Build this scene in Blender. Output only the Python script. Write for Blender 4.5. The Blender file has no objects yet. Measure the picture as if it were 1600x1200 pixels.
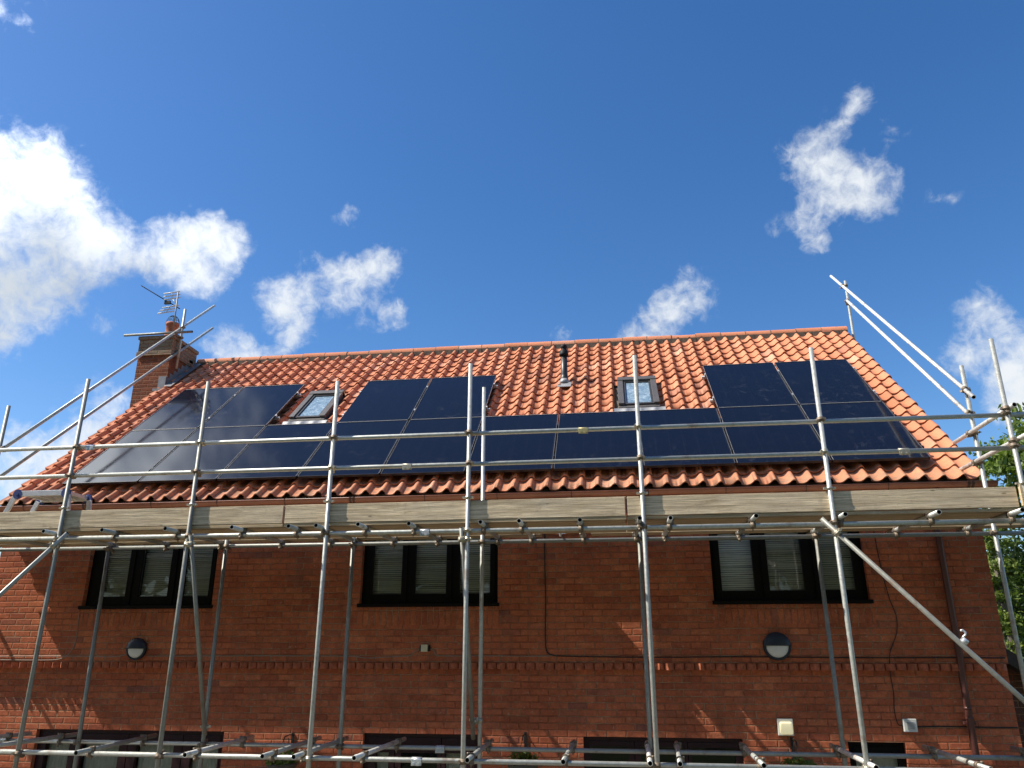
import bpy, bmesh, math, random
from mathutils import Vector, Matrix, noise
random.seed(7)
R = math.radians
scene = bpy.context.scene
C = scene.collection

# ------------------------------------------------------------------ camera
CZ = 2.9
PITCH, YAW = 0.331525, 0.136045
cam_d = bpy.data.cameras.new('camera'); cam = bpy.data.objects.new('camera', cam_d); C.objects.link(cam)
cam_d.sensor_width = 36; cam_d.lens = 36*1211.05/1600; cam_d.clip_end = 2000; cam_d.clip_start = 0.05
cam.location = (0, 0, CZ)
cam.rotation_euler = (math.pi/2+PITCH, 0, YAW)
scene.camera = cam

# ------------------------------------------------------------------ sun, sky
SUN = Vector((-.83, -.20, 1.0)).normalized()       # towards the sun
sd = bpy.data.lights.new('sun', 'SUN'); so = bpy.data.objects.new('sun', sd); C.objects.link(so)
sd.energy = 5.0; sd.angle = R(.53); sd.color = (1, .93, .82)
so.rotation_euler = SUN.to_track_quat('Z', 'Y').to_euler(); so.location = SUN*60
scene.view_settings.view_transform = 'Standard'; scene.view_settings.look = 'None'
scene.view_settings.exposure = 0.45; scene.view_settings.gamma = 1
scene.view_settings.use_curve_mapping = False

# clouds: (x, y, z) direction in the world's sky, angular radius, weight
CLOUDS = [
]
def cam_dir(px, py):
    x, y = (px-800)/1211.05, (600-py)/1211.05
    fw = Vector((-math.sin(YAW)*math.cos(PITCH), math.cos(YAW)*math.cos(PITCH), math.sin(PITCH)))
    r = Vector((math.cos(YAW), math.sin(YAW), 0)); u = r.cross(fw)
    return (fw+r*x+u*y).normalized()
for px, py, rad, w in [
    (15,310,100,1),(85,335,85,1),(135,365,68,.95),(40,400,105,1),(198,392,46,.65),(0,470,60,.7),(25,262,50,.85),(60,285,55,.85),(90,430,70,.75),
    (300,390,68,.95),(345,385,50,.9),(258,408,40,.45),(310,425,46,.75),(285,360,36,.8),(-90,340,140,1),(-90,480,120,1),
    (580,432,48,.72),(605,420,36,.7),(535,438,46,.75),(475,468,48,.75),(430,478,40,.7),(455,520,42,.8),(440,560,36,.6),(410,470,36,.5),(600,496,36,.55),(620,492,22,.55),(480,400,26,.5),(550,345,26,.42),(550,480,40,.45),
    (350,545,48,.6),(385,552,36,.6),(320,530,34,.4),(160,510,26,.4),(60,705,60,.75),(130,690,60,.7),(180,645,50,.65),(30,745,60,.7),(100,720,50,.7),(20,690,40,.6),
    (1258,238,44,.72),(1290,268,56,.82),(1330,285,56,.82),(1368,300,44,.72),(1395,308,30,.65),(1278,340,40,.62),(1275,372,26,.5),(1325,182,38,.6),(1345,165,28,.5),(1228,260,30,.5),(1300,210,28,.42),(1400,220,26,.42),(1475,310,20,.4),(1215,350,24,.4),
    (1060,490,48,.75),(1020,512,46,.8),(980,522,32,.7),(1110,458,36,.52),(1072,440,28,.52),(1100,490,30,.4),(875,532,22,.7),
    (1545,545,60,.6),(1595,565,60,.75),(1520,492,36,.5),(1590,625,50,.85),(1500,560,40,.5),(1545,495,36,.6),(1650,600,100,.8),(1560,640,40,.5),
    (10,10,22,.42),(55,50,16,.4),(500,30,10,.3)]:
    CLOUDS.append((cam_dir(px, py), rad/1211.05*.93, w))
CLOUDS += [(Vector((-.64,.30,.71)).normalized(), .27, 1.0), (Vector((-.85,.25,.55)).normalized(), .25, 1.0), (Vector((-.9,.0,.45)).normalized(), .35, 1.0),
           (Vector((.5,-.7,.35)).normalized(), .4, .9), (Vector((-.3,-.85,.3)).normalized(), .35, .9), (Vector((.9,.2,.5)).normalized(), .3, .8)]

world = bpy.data.worlds.new('World'); scene.world = world; world.use_nodes = True
nt = world.node_tree; N = nt.nodes; L = nt.links; N.clear()
def nd(t, **k):
    n = N.new(t)
    for a, b in k.items(): setattr(n, a, b)
    return n
wo = nd('ShaderNodeOutputWorld'); bg = nd('ShaderNodeBackground'); bg.inputs[1].default_value = .10
sky = nd('ShaderNodeTexSky'); sky.sky_type = 'NISHITA'; sky.sun_disc = False
sky.sun_elevation = math.asin(SUN.z); sky.sun_rotation = math.atan2(SUN.x, SUN.y)
sky.altitude = 50; sky.air_density = 1.0; sky.dust_density = .55; sky.ozone_density = 2.5
hs = nd('ShaderNodeHueSaturation'); hs.inputs['Saturation'].default_value = 1.3; hs.inputs['Value'].default_value = 1.2
hs.inputs['Hue'].default_value = .505
L.new(sky.outputs[0], hs.inputs['Color'])
tc = nd('ShaderNodeTexCoord')
vec = tc.outputs['Generated']
# soft wind distortion of the lookup direction
n1 = nd('ShaderNodeTexNoise'); n1.inputs['Scale'].default_value = 9; n1.inputs['Detail'].default_value = 5; n1.inputs['Roughness'].default_value = .6
L.new(vec, n1.inputs['Vector'])
sub = nd('ShaderNodeVectorMath', operation='SUBTRACT'); L.new(n1.outputs['Color'], sub.inputs[0]); sub.inputs[1].default_value = (.5,.5,.5)
sc = nd('ShaderNodeVectorMath', operation='SCALE'); L.new(sub.outputs[0], sc.inputs[0]); sc.inputs['Scale'].default_value = .075
wv = nd('ShaderNodeVectorMath', operation='ADD'); L.new(vec, wv.inputs[0]); L.new(sc.outputs[0], wv.inputs[1])
acc = None
for d, rad, w in CLOUDS:
    ds = nd('ShaderNodeVectorMath', operation='DISTANCE'); L.new(wv.outputs[0], ds.inputs[0]); ds.inputs[1].default_value = d
    mr = nd('ShaderNodeMapRange'); mr.interpolation_type = 'SMOOTHSTEP'
    mr.inputs['From Min'].default_value = rad*1.45; mr.inputs['From Max'].default_value = rad*.0
    mr.inputs['To Min'].default_value = 0; mr.inputs['To Max'].default_value = w
    L.new(ds.outputs['Value'], mr.inputs['Value'])
    if acc is None: acc = mr.outputs[0]
    else:
        # soft union: a + b*(1-a)
        q_ = nd('ShaderNodeMath', operation='MULTIPLY_ADD'); q_.inputs[1].default_value = -1; q_.inputs[2].default_value = 1; L.new(acc, q_.inputs[0])
        m = nd('ShaderNodeMath', operation='MULTIPLY_ADD'); L.new(mr.outputs[0], m.inputs[0]); L.new(q_.outputs[0], m.inputs[1]); L.new(acc, m.inputs[2]); acc = m.outputs[0]
n2 = nd('ShaderNodeTexNoise'); n2.inputs['Scale'].default_value = 22; n2.inputs['Detail'].default_value = 9; n2.inputs['Roughness'].default_value = .62
n2.inputs['Distortion'].default_value = .35
L.new(vec, n2.inputs['Vector'])
a1 = nd('ShaderNodeMath', operation='SUBTRACT'); L.new(n2.outputs['Fac'], a1.inputs[0]); a1.inputs[1].default_value = .5
a2 = nd('ShaderNodeMath', operation='MULTIPLY_ADD'); L.new(a1.outputs[0], a2.inputs[0]); a2.inputs[1].default_value = 1.45; L.new(acc, a2.inputs[2])
n4 = nd('ShaderNodeTexNoise'); n4.inputs['Scale'].default_value = 62; n4.inputs['Detail'].default_value = 7; n4.inputs['Roughness'].default_value = .6; n4.inputs['Distortion'].default_value = .6
L.new(vec, n4.inputs['Vector'])
a3 = nd('ShaderNodeMath', operation='MULTIPLY_ADD'); L.new(n4.outputs['Fac'], a3.inputs[0]); a3.inputs[1].default_value = .9; a3.inputs[2].default_value = -.45
a4 = nd('ShaderNodeMath', operation='ADD'); L.new(a3.outputs[0], a4.inputs[0]); L.new(a2.outputs[0], a4.inputs[1]); a2 = a4
dens = nd('ShaderNodeMapRange'); dens.interpolation_type = 'SMOOTHSTEP'
dens.inputs['From Min'].default_value = .22; dens.inputs['From Max'].default_value = 1.2
L.new(a2.outputs[0], dens.inputs['Value'])
gate = nd('ShaderNodeMapRange'); gate.inputs['From Min'].default_value = .05; gate.inputs['From Max'].default_value = .3; L.new(acc, gate.inputs['Value'])
dm = nd('ShaderNodeMath', operation='MULTIPLY'); L.new(dens.outputs[0], dm.inputs[0]); L.new(gate.outputs[0], dm.inputs[1])
# grey underside shade painted into the left cloud by discs at fixed directions
n3 = nd('ShaderNodeTexNoise'); n3.inputs['Scale'].default_value = 7; n3.inputs['Detail'].default_value = 6; n3.inputs['Roughness'].default_value = .55
L.new(vec, n3.inputs['Vector'])
base = None
for px, py, rad in [(20,440,130),(120,450,95),(-60,460,150),(200,440,60),(60,400,90)]:
    ds = nd('ShaderNodeVectorMath', operation='DISTANCE'); L.new(wv.outputs[0], ds.inputs[0]); ds.inputs[1].default_value = cam_dir(px, py)
    mr = nd('ShaderNodeMapRange'); mr.interpolation_type = 'SMOOTHSTEP'
    mr.inputs['From Min'].default_value = rad/1211*1.15; mr.inputs['From Max'].default_value = rad/1211*.1
    L.new(ds.outputs['Value'], mr.inputs['Value'])
    if base is None: base = mr.outputs[0]
    else:
        m = nd('ShaderNodeMath', operation='MAXIMUM'); L.new(base, m.inputs[0]); L.new(mr.outputs[0], m.inputs[1]); base = m.outputs[0]
bb = nd('ShaderNodeMath', operation='MULTIPLY_ADD'); L.new(n3.outputs['Fac'], bb.inputs[0]); bb.inputs[1].default_value = .9; bb.inputs[2].default_value = -.45
bs = nd('ShaderNodeMath', operation='ADD'); L.new(bb.outputs[0], bs.inputs[0]); L.new(base, bs.inputs[1]); bs.use_clamp = True
ccol = nd('ShaderNodeMixRGB'); L.new(bs.outputs[0], ccol.inputs[0])
ccol.inputs[1].default_value = (6.3, 6.65, 7.0, 1); ccol.inputs[2].default_value = (3.5, 3.85, 4.25, 1)
# clouds brighten towards the sun
dp = nd('ShaderNodeVectorMath', operation='DOT_PRODUCT'); L.new(vec, dp.inputs[0]); dp.inputs[1].default_value = SUN
pw = nd('ShaderNodeMath', operation='POWER'); pw.use_clamp = False; cl_ = nd('ShaderNodeMath', operation='MAXIMUM'); L.new(dp.outputs['Value'], cl_.inputs[0]); cl_.inputs[1].default_value = 0
L.new(cl_.outputs[0], pw.inputs[0]); pw.inputs[1].default_value = 6
p2_ = nd('ShaderNodeMath', operation='MULTIPLY_ADD'); L.new(pw.outputs[0], p2_.inputs[0]); p2_.inputs[1].default_value = 8; p2_.inputs[2].default_value = 1
cs_ = nd('ShaderNodeVectorMath', operation='SCALE'); L.new(ccol.outputs[0], cs_.inputs[0]); L.new(p2_.outputs[0], cs_.inputs['Scale']); ccol = cs_
mx = nd('ShaderNodeMixRGB'); L.new(dm.outputs[0], mx.inputs[0]); L.new(hs.outputs[0], mx.inputs[1]); L.new(ccol.outputs[0], mx.inputs[2])
L.new(mx.outputs[0], bg.inputs[0]); L.new(bg.outputs[0], wo.inputs[0])

# ------------------------------------------------------------------ materials
def mat(name):
    m = bpy.data.materials.new(name); m.use_nodes = True
    t = m.node_tree; t.nodes.clear()
    o = t.nodes.new('ShaderNodeOutputMaterial'); b = t.nodes.new('ShaderNodeBsdfPrincipled')
    t.links.new(b.outputs[0], o.inputs[0])
    return m, t, b
class G:
    """tiny node helper"""
    def __init__(s, t): s.t = t
    def n(s, ty, **k):
        x = s.t.nodes.new(ty)
        for a, b in k.items(): setattr(x, a, b)
        return x
    def l(s, a, b): s.t.links.new(a, b)
    def val(s, sock, v):
        if hasattr(v, 'links') or hasattr(v, 'is_output'): s.l(v, sock)
        else: sock.default_value = v
    def math(s, op, a, b=0, c=None, clamp=False):
        x = s.n('ShaderNodeMath', operation=op); x.use_clamp = clamp
        s.val(x.inputs[0], a); s.val(x.inputs[1], b)
        if c is not None: s.val(x.inputs[2], c)
        return x.outputs[0]
    def mix(s, f, a, b, mode='MIX'):
        x = s.n('ShaderNodeMixRGB', blend_type=mode)
        s.val(x.inputs[0], f); s.val(x.inputs[1], a if not isinstance(a, tuple) else (*a, 1)[:4]); s.val(x.inputs[2], b if not isinstance(b, tuple) else (*b, 1)[:4])
        return x.outputs[0]
    def noise(s, v, sc, det=4, ro=.55, dist=0):
        x = s.n('ShaderNodeTexNoise'); x.inputs['Scale'].default_value = sc; x.inputs['Detail'].default_value = det
        x.inputs['Roughness'].default_value = ro; x.inputs['Distortion'].default_value = dist
        if v is not None: s.l(v, x.inputs['Vector'])
        return x.outputs['Fac']
    def ramp(s, f, stops):
        x = s.n('ShaderNodeValToRGB'); e = x.color_ramp.elements
        while len(e) < len(stops): e.new(.5)
        for i, (p, c) in enumerate(stops): e[i].position = p; e[i].color = (*c, 1)[:4]
        s.l(f, x.inputs[0]); return x.outputs[0]
    def mr(s, v, a, b, c=0., d=1., smooth=False):
        x = s.n('ShaderNodeMapRange')
        if smooth: x.interpolation_type = 'SMOOTHSTEP'
        for i, q in enumerate((v, a, b, c, d)): s.val(x.inputs[i], q)
        return x.outputs[0]
    def obj(s): return s.n('ShaderNodeTexCoord').outputs['Object']
    def pos(s): return s.n('ShaderNodeNewGeometry').outputs['Position']
    def sepxyz(s, v):
        x = s.n('ShaderNodeSeparateXYZ'); s.l(v, x.inputs[0]); return x.outputs
    def comb(s, a, b, c=0):
        x = s.n('ShaderNodeCombineXYZ'); s.val(x.inputs[0], a); s.val(x.inputs[1], b); s.val(x.inputs[2], c); return x.outputs[0]
    def bump(s, h, st, dist, b):
        x = s.n('ShaderNodeBump'); x.inputs['Strength'].default_value = st; x.inputs['Distance'].default_value = dist
        s.l(h, x.inputs['Height']); s.l(x.outputs[0], b.inputs['Normal'])
    def mapv(s, v, scale):
        x = s.n('ShaderNodeVectorMath', operation='MULTIPLY'); s.l(v, x.inputs[0]); x.inputs[1].default_value = scale; return x.outputs[0]

def plain(name, col, rough=.6, metal=0., var=.12, nscale=8, spec=.5, bump=0.):
    m, t, b = mat(name); g = G(t)
    f = g.noise(g.obj(), nscale, 5, .6)
    k = g.mr(f, .3, .7, 1-var, 1+var)
    g.l(g.mix(1., col, g.comb(k, k, k), 'MULTIPLY'), b.inputs['Base Color'])
    b.inputs['Roughness'].default_value = rough; b.inputs['Metallic'].default_value = metal
    b.inputs['Specular IOR Level'].default_value = spec
    if bump: g.bump(g.noise(g.obj(), nscale*6, 5, .6), bump, .004, b)
    return m

def brick_mat(name, pal, soldier=False, mortar=(.34,.215,.13), weather=.0, bw=.225, bh=.075):
    m, t, b = mat(name); g = G(t)
    geo = g.n('ShaderNodeNewGeometry')
    p = g.sepxyz(geo.outputs['Position']); nrm = g.sepxyz(geo.outputs['True Normal'])
    side = g.math('GREATER_THAN', g.math('ABSOLUTE', nrm[0]), .7)
    u = g.math('ADD', g.math('MULTIPLY', p[0], g.math('SUBTRACT', 1., side)), g.math('MULTIPLY', p[1], side))
    v = p[2]
    if soldier: bw, bh = .075, .225
    # slightly wavering courses
    wob = g.math('MULTIPLY', g.math('SUBTRACT', g.noise(geo.outputs['Position'], 2.3, 3), .5), .012)
    v = g.math('ADD', v, wob)
    wobu = g.math('MULTIPLY', g.math('SUBTRACT', g.noise(geo.outputs['Position'], 7, 3), .5), .006 if soldier else .02)
    u = g.math('ADD', u, wobu)
    rowf = g.math('DIVIDE', g.math('ADD', v, 50*bh), bh); row = g.math('FLOOR', rowf)
    rnd = g.n('ShaderNodeTexWhiteNoise', noise_dimensions='1D'); g.l(row, rnd.inputs['W'])
    off = 0. if soldier else g.math('ADD', g.math('MULTIPLY', g.math('MODULO', row, 2.), .5), g.math('MULTIPLY', rnd.outputs['Value'], .12))
    colf = g.math('ADD', g.math('DIVIDE', g.math('ADD', u, 50*bw), bw), off); col = g.math('FLOOR', colf)
    fu = g.math('FRACT', colf); fv = g.math('FRACT', rowf)
    du = g.math('MULTIPLY', g.math('MINIMUM', fu, g.math('SUBTRACT', 1., fu)), bw)
    dv = g.math('MULTIPLY', g.math('MINIMUM', fv, g.math('SUBTRACT', 1., fv)), bh)
    edge = g.math('MINIMUM', du, dv)
    rag = g.math('MULTIPLY', g.math('SUBTRACT', g.noise(geo.outputs['Position'], 60, 3), .5), .006)
    edge = g.math('ADD', edge, rag)
    inb = g.mr(edge, .0025, .0065, smooth=True)           # 0 mortar, 1 brick
    wn = g.n('ShaderNodeTexWhiteNoise', noise_dimensions='2D'); g.l(g.comb(col, row), wn.inputs['Vector'])
    bc = g.ramp(wn.outputs['Value'], pal)
    big = g.noise(geo.outputs['Position'], 1.1, 4)
    fine = g.noise(geo.outputs['Position'], 45, 6, .65)
    med = g.noise(geo.outputs['Position'], 13, 5, .65)
    k = g.math('MULTIPLY', g.math('MULTIPLY', g.mr(fine, .25, .75, .72, 1.25), g.mr(med, .3, .7, .78, 1.2)), g.mr(big, .3, .7, .86, 1.14))
    bc = g.mix(1., bc, g.comb(k, k, k), 'MULTIPLY')
    # rain streaks and pale blooms
    stv = g.n('ShaderNodeVectorMath', operation='MULTIPLY'); g.l(geo.outputs['Position'], stv.inputs[0]); stv.inputs[1].default_value = (7, 7, .55)
    sk_ = g.mr(g.noise(stv.outputs[0], 1., 5, .6), .54, .74); bc = g.mix(g.math('MULTIPLY', sk_, .35), bc, (.20,.085,.05))
    bl_ = g.mr(g.noise(geo.outputs['Position'], 2.6, 6, .7), .62, .78); bc = g.mix(g.math('MULTIPLY', bl_, .28), bc, (.52,.30,.19))
    # lime specks and soot
    sp = g.noise(geo.outputs['Position'], 23, 2, .5); speck = g.mr(sp, .68, .74)
    bc = g.mix(g.math('MULTIPLY', speck, .45), bc, (.45,.33,.24))
    mn = g.mr(g.noise(geo.outputs['Position'], 3.2, 6, .65), .40, .60); mf = g.mr(g.noise(geo.outputs['Position'], 30, 4, .6), .3, .7, .75, 1.25)
    mc = g.mix(mn, (.26,.080,.038), mortar); mc = g.mix(1., mc, g.comb(mf, mf, mf), 'MULTIPLY')
    if weather:
        w = g.mr(g.noise(geo.outputs['Position'], 9, 5), .35, .6)
        bc = g.mix(g.math('MULTIPLY', w, weather), bc, (.22,.19,.13))
    g.l(g.mix(inb, mc, bc), b.inputs['Base Color'])
    b.inputs['Roughness'].default_value = .9; b.inputs['Specular IOR Level'].default_value = .25
    tilt = g.math('MULTIPLY', g.math('SUBTRACT', wn.outputs['Value'], .5), .25)
    h = g.math('ADD', g.math('ADD', g.mr(edge, .002, .012, smooth=True), g.math('MULTIPLY', fine, .45)), tilt)
    g.bump(h, 1., .007, b)
    return m
PAL = [(0,(.34,.090,.044)),(.15,(.42,.113,.052)),(.45,(.465,.131,.060)),(.7,(.43,.121,.057)),(.88,(.51,.157,.072)),(.97,(.36,.110,.062)),(1,(.26,.092,.064))]
M = {}
M['brick'] = brick_mat('brick_wall', PAL)
M['brick_chimney'] = brick_mat('brick_chimney', [(0,(.17,.055,.028)),(.5,(.26,.085,.038)),(1,(.20,.07,.036))], mortar=(.2,.14,.09))
M['soldier'] = brick_mat('brick_soldier', PAL, True)
M['brick_top'] = brick_mat('brick_weathered', [(0,(.26,.16,.095)),(.5,(.31,.20,.12)),(1,(.22,.15,.095))], weather=.7, mortar=(.2,.18,.15))
M['brick_out'] = brick_mat('brick_outbuilding', [(0,(.09,.05,.035)),(.5,(.13,.06,.04)),(1,(.11,.055,.04))])

# roof tile clay
m, t, b = mat('clay_tile'); g = G(t); geo = g.n('ShaderNodeNewGeometry'); P = geo.outputs['Position']
tint = g.ramp(geo.outputs['Random Per Island'], [(0,(.52,.190,.092)),(.3,(.60,.228,.114)),(.6,(.64,.250,.130)),(.85,(.56,.205,.100)),(.94,(.70,.34,.21)),(.97,(.47,.19,.11)),(1,(.36,.15,.09))])
fine = g.noise(P, 38, 6, .65); big = g.noise(P, 1.6, 5, .6); mid = g.noise(P, 9, 5, .6)
k = g.math('MULTIPLY', g.mr(fine, .25, .75, .86, 1.12), g.mr(big, .3, .7, .88, 1.08))
c = g.mix(1., tint, g.comb(k, k, k), 'MULTIPLY')
c = g.mix(g.math('MULTIPLY', g.mr(mid, .55, .75), .4), c, (.34,.17,.11))
# lichen and grime, heavier on the lowest courses (algae grow there) and in patches
z = g.sepxyz(P)[2]
low = g.mr(z, 5.25, 4.85, 0, 1)
gr = g.mr(g.math('ADD', g.noise(P, 14, 6, .65), g.math('MULTIPLY', low, .16)), .56, .72)
c = g.mix(g.math('MULTIPLY', gr, g.math('ADD', .18, g.math('MULTIPLY', low, .55))), c, (.27,.185,.12))
sp = g.mr(g.noise(P, 30, 3, .5), .66, .72); c = g.mix(g.math('MULTIPLY', sp, .38), c, (.19,.14,.09))
sp2 = g.mr(g.noise(P, 52, 3, .5), .69, .74); c = g.mix(g.math('MULTIPLY', sp2, .22), c, (.62,.50,.36))
g.l(c, b.inputs['Base Color']); b.inputs['Roughness'].default_value = .8; b.inputs['Specular IOR Level'].default_value = .3
g.bump(fine, .5, .004, b); M['tile'] = m

M['ridge_mortar'] = plain('ridge_mortar', (.13,.105,.075), .95, var=.4, nscale=14, bump=.8)
M['lead'] = plain('lead', (.22,.23,.24), .55, .3, .2, 10)
M['lead_pale'] = plain('lead_pale', (.33,.33,.33), .5, .2, .15, 10)

# galvanised tube
def galv(name, col, metal=.75, rough=.42):
    m, t, b = mat(name); g = G(t); o = g.n('ShaderNodeObjectInfo'); P = g.pos()
    f = g.noise(P, 26, 6, .65); s = g.noise(g.mapv(P, (3, 3, 3)), 2.2, 4)
    k = g.math('MULTIPLY', g.mr(f, .3, .7, .82, 1.12), g.mr(o.outputs['Random'], 0, 1, .82, 1.12))
    c = g.mix(1., col, g.comb(k, k, k), 'MULTIPLY')
    c = g.mix(g.math('MULTIPLY', g.mr(s, .58, .72), .35), c, (.30,.27,.20))
    ru = g.mr(g.math('ADD', g.noise(P, 4.5, 6, .7), g.math('MULTIPLY', g.noise(P, 1.3, 2), .3)), .72, .82); c = g.mix(g.math('MULTIPLY', ru, .55), c, (.20,.115,.06))
    st = g.mr(g.noise(P, 70, 3, .5), .64, .74); c = g.mix(g.math('MULTIPLY', st, .5), c, (.55,.54,.50))
    g.l(c, b.inputs['Base Color']); b.inputs['Metallic'].default_value = metal
    g.l(g.mr(f, .3, .7, rough-.08, rough+.12), b.inputs['Roughness'])
    g.bump(f, .25, .002, b)
    return m
M['galv'] = galv('galvanised_tube', (.47,.48,.44), .35, .42)
M['galv_dull'] = galv('galvanised_dull', (.26,.265,.235), .3, .5)
M['alloy'] = galv('bright_alloy', (.74,.73,.68), .35, .45)
M['coupler'] = plain('coupler_steel', (.24,.19,.14), .6, .55, .35, 30, bump=.5)
M['coupler_bright'] = plain('coupler_zinc', (.50,.46,.36), .45, .7, .25, 30)
M['sleeve'] = plain('sleeve_zinc', (.62,.64,.66), .4, .55, .15, 30)
M['sleeve_brass'] = plain('sleeve_passivated', (.52,.46,.22), .45, .5, .2, 30)
M['black_hole'] = plain('tube_bore', (.012,.012,.012), .9)

# weathered softwood
def wood(name, a, bcol, grey=.5):
    m, t, b = mat(name); g = G(t); o = g.n('ShaderNodeObjectInfo')
    P = g.obj(); P2 = g.n('ShaderNodeVectorMath', operation='ADD'); g.l(P, P2.inputs[0])
    r3 = g.comb(g.math('MULTIPLY', o.outputs['Random'], 17.), g.math('MULTIPLY', o.outputs['Random'], 5.), g.math('MULTIPLY', o.outputs['Random'], 9.)); g.l(r3, P2.inputs[1])
    v = P2.outputs[0]
    grain = g.noise(g.mapv(v, (.55, 6, 8)), 3.2, 7, .66, .9)
    fineg = g.noise(g.mapv(v, (.8, 24, 36)), 2.0, 5, .65, .6)
    patch = g.noise(v, 2.2, 5, .6)
    knot = g.n('ShaderNodeTexVoronoi'); knot.inputs['Scale'].default_value = 1.; g.l(g.mapv(v, (2.3, .0, 7)), knot.inputs['Vector'])
    kd = g.mr(knot.outputs['Distance'], .02, .085, 1, 0, True)
    c = g.mix(g.mr(grain, .36, .62), a, bcol)
    c = g.mix(g.math('MULTIPLY', g.mr(patch, .35, .7), grey), c, (.70,.58,.42))
    c = g.mix(g.math('MULTIPLY', kd, .7), c, (.13,.085,.045))
    cr = g.noise(g.mapv(v, (.35, 3, 16)), 4.5, 4, .6, 2.2); crack = g.mr(g.math('ABSOLUTE', g.math('SUBTRACT', cr, .5)), .0, .025, 1, 0)
    c = g.mix(g.math('MULTIPLY', crack, .45), c, (.15,.11,.07))
    k = g.mr(fineg, .32, .68, .62, 1.2); c = g.mix(1., c, g.comb(k, k, k), 'MULTIPLY')
    kk = g.mr(o.outputs['Random'], 0, 1, .86, 1.1); c = g.mix(1., c, g.comb(kk, kk, kk), 'MULTIPLY')
    stain = g.mr(g.noise(v, 5, 6, .7), .58, .72); c = g.mix(g.math('MULTIPLY', stain, .38), c, (.17,.135,.10))
    pale = g.mr(g.noise(v, 3.4, 6, .7), .60, .72); c = g.mix(g.math('MULTIPLY', pale, .3), c, (.74,.70,.62))
    g.l(c, b.inputs['Base Color']); b.inputs['Roughness'].default_value = .85; b.inputs['Specular IOR Level'].default_value = .25
    g.bump(g.math('ADD', grain, g.math('MULTIPLY', fineg, .6)), .7, .004, b)
    return m
M['wood'] = wood('scaffold_board', (.96,.78,.53), (.60,.46,.29), .3)
M['wood_deck'] = wood('deck_board', (.70,.52,.31), (.52,.38,.215), .3)
M['wood_new'] = wood('new_board', (.72,.57,.36), (.62,.47,.28), .1)

# solar panel glass
m, t, b = mat('solar_glass'); g = G(t); P = g.obj(); q = g.sepxyz(P); o = g.n('ShaderNodeObjectInfo')
Wp = g.pos()
cu = g.math('FRACT', g.math('DIVIDE', g.math('ADD', q[0], 4*.1835), .1835)); cu = g.math('MINIMUM', cu, g.math('SUBTRACT', 1., cu))
line = g.mr(cu, .004, .010, 1, 0)
dust = g.noise(Wp, 5.5, 7, .7, .8); d2 = g.noise(Wp, 18, 5, .7, 1.5); ds_ = g.noise(Wp, .7, 3)
dm_ = g.math('MULTIPLY', g.mr(g.math('ADD', g.math('MULTIPLY', dust, .65), g.math('MULTIPLY', d2, .35)), .54, .70), g.mr(ds_, .42, .62, .15, 1))
lowb = g.mr(q[1], .9, .0, .35, 1.)
dm_ = g.math('MULTIPLY', dm_, lowb)
c = g.mix(g.math('MULTIPLY', line, .4), (.004,.006,.014), (.03,.035,.05))
c = g.mix(g.math('MULTIPLY', dm_, .13), c, (.45,.46,.48))
c = g.mix(.003, c, (.5,.5,.5))
g.l(c, b.inputs['Base Color']); g.l(g.mr(dm_, 0, 1, .07, .3), b.inputs['Roughness'])
b.inputs['IOR'].default_value = 1.275; b.inputs['Coat Weight'].default_value = .0
M['pv'] = m
M['pv_frame'] = plain('panel_frame', (.025,.026,.03), .38, .6, .1)
M['pv_edge'] = plain('panel_edge', (.55,.55,.55), .5, .3, .1)
M['black_plastic'] = plain('black_plastic', (.007,.0075,.009), .6, 0, .2, 8, .25)
M['matt_black'] = plain('matt_black', (.003,.003,.003), 1., 0, .2, 8, .0)
M['rubber'] = plain('grey_rubber', (.05,.05,.05), .6)
M['black_pipe'] = plain('flue_black', (.03,.031,.031), .42, 0, .25, 12)
M['cable'] = plain('cable_black', (.010,.009,.009), .6)
M['cable_grey'] = plain('cable_pale', (.26,.22,.18), .6)
M['frame'] = plain('window_frame_dark', (.006,.0045,.0045), .55, 0, .25, 10, .12)
M['frame_red'] = plain('door_frame_mahogany', (.028,.008,.011), .45, 0, .25, 10, .3)
M['gutter'] = plain('gutter_brown', (.22,.085,.055), .32, 0, .15, 6)
M['pipe'] = plain('downpipe_brown', (.10,.034,.028), .4, 0, .15, 6)
M['fascia'] = plain('fascia_brown', (.045,.020,.017), .5, 0, .15, 6)
M['blind'] = plain('blind_slat', (.86,.84,.76), .5, 0, .06)
M['curtain'] = plain('net_curtain', (.60,.60,.55), .9, 0, .1)
M['white'] = plain('opal_diffuser', (.72,.70,.66), .4, 0, .04)
M['cream'] = plain('cream_plastic', (.62,.55,.38), .45, 0, .05)
M['pale_grey'] = plain('grey_plastic', (.60,.61,.58), .45, 0, .08)
M['navy'] = plain('navy_shade', (.012,.016,.028), .4, 0, .1)
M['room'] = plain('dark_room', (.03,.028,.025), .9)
M['aluminium'] = plain('aluminium', (.62,.63,.65), .38, .6, .1, 20)
M['blue'] = plain('blue_hinge', (.02,.04,.17), .5, 0, .2, 40)
M['iron'] = plain('wrought_iron', (.012,.012,.012), .6)
M['terracotta'] = plain('terracotta', (.40,.13,.07), .8, 0, .2, 12, bump=.3)
M['dish'] = plain('dish_mesh_grey', (.16,.19,.24), .5, .2, .1)
M['sky_ceiling'] = plain('skylight_frame', (.11,.10,.092), .5, .2, .15)
M['skylight_dark'] = plain('skylight_cover', (.05,.048,.048), .5, .2, .15)
M['slate'] = plain('outbuilding_roof', (.055,.045,.035), .8, 0, .3, 12, bump=.5)

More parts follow.
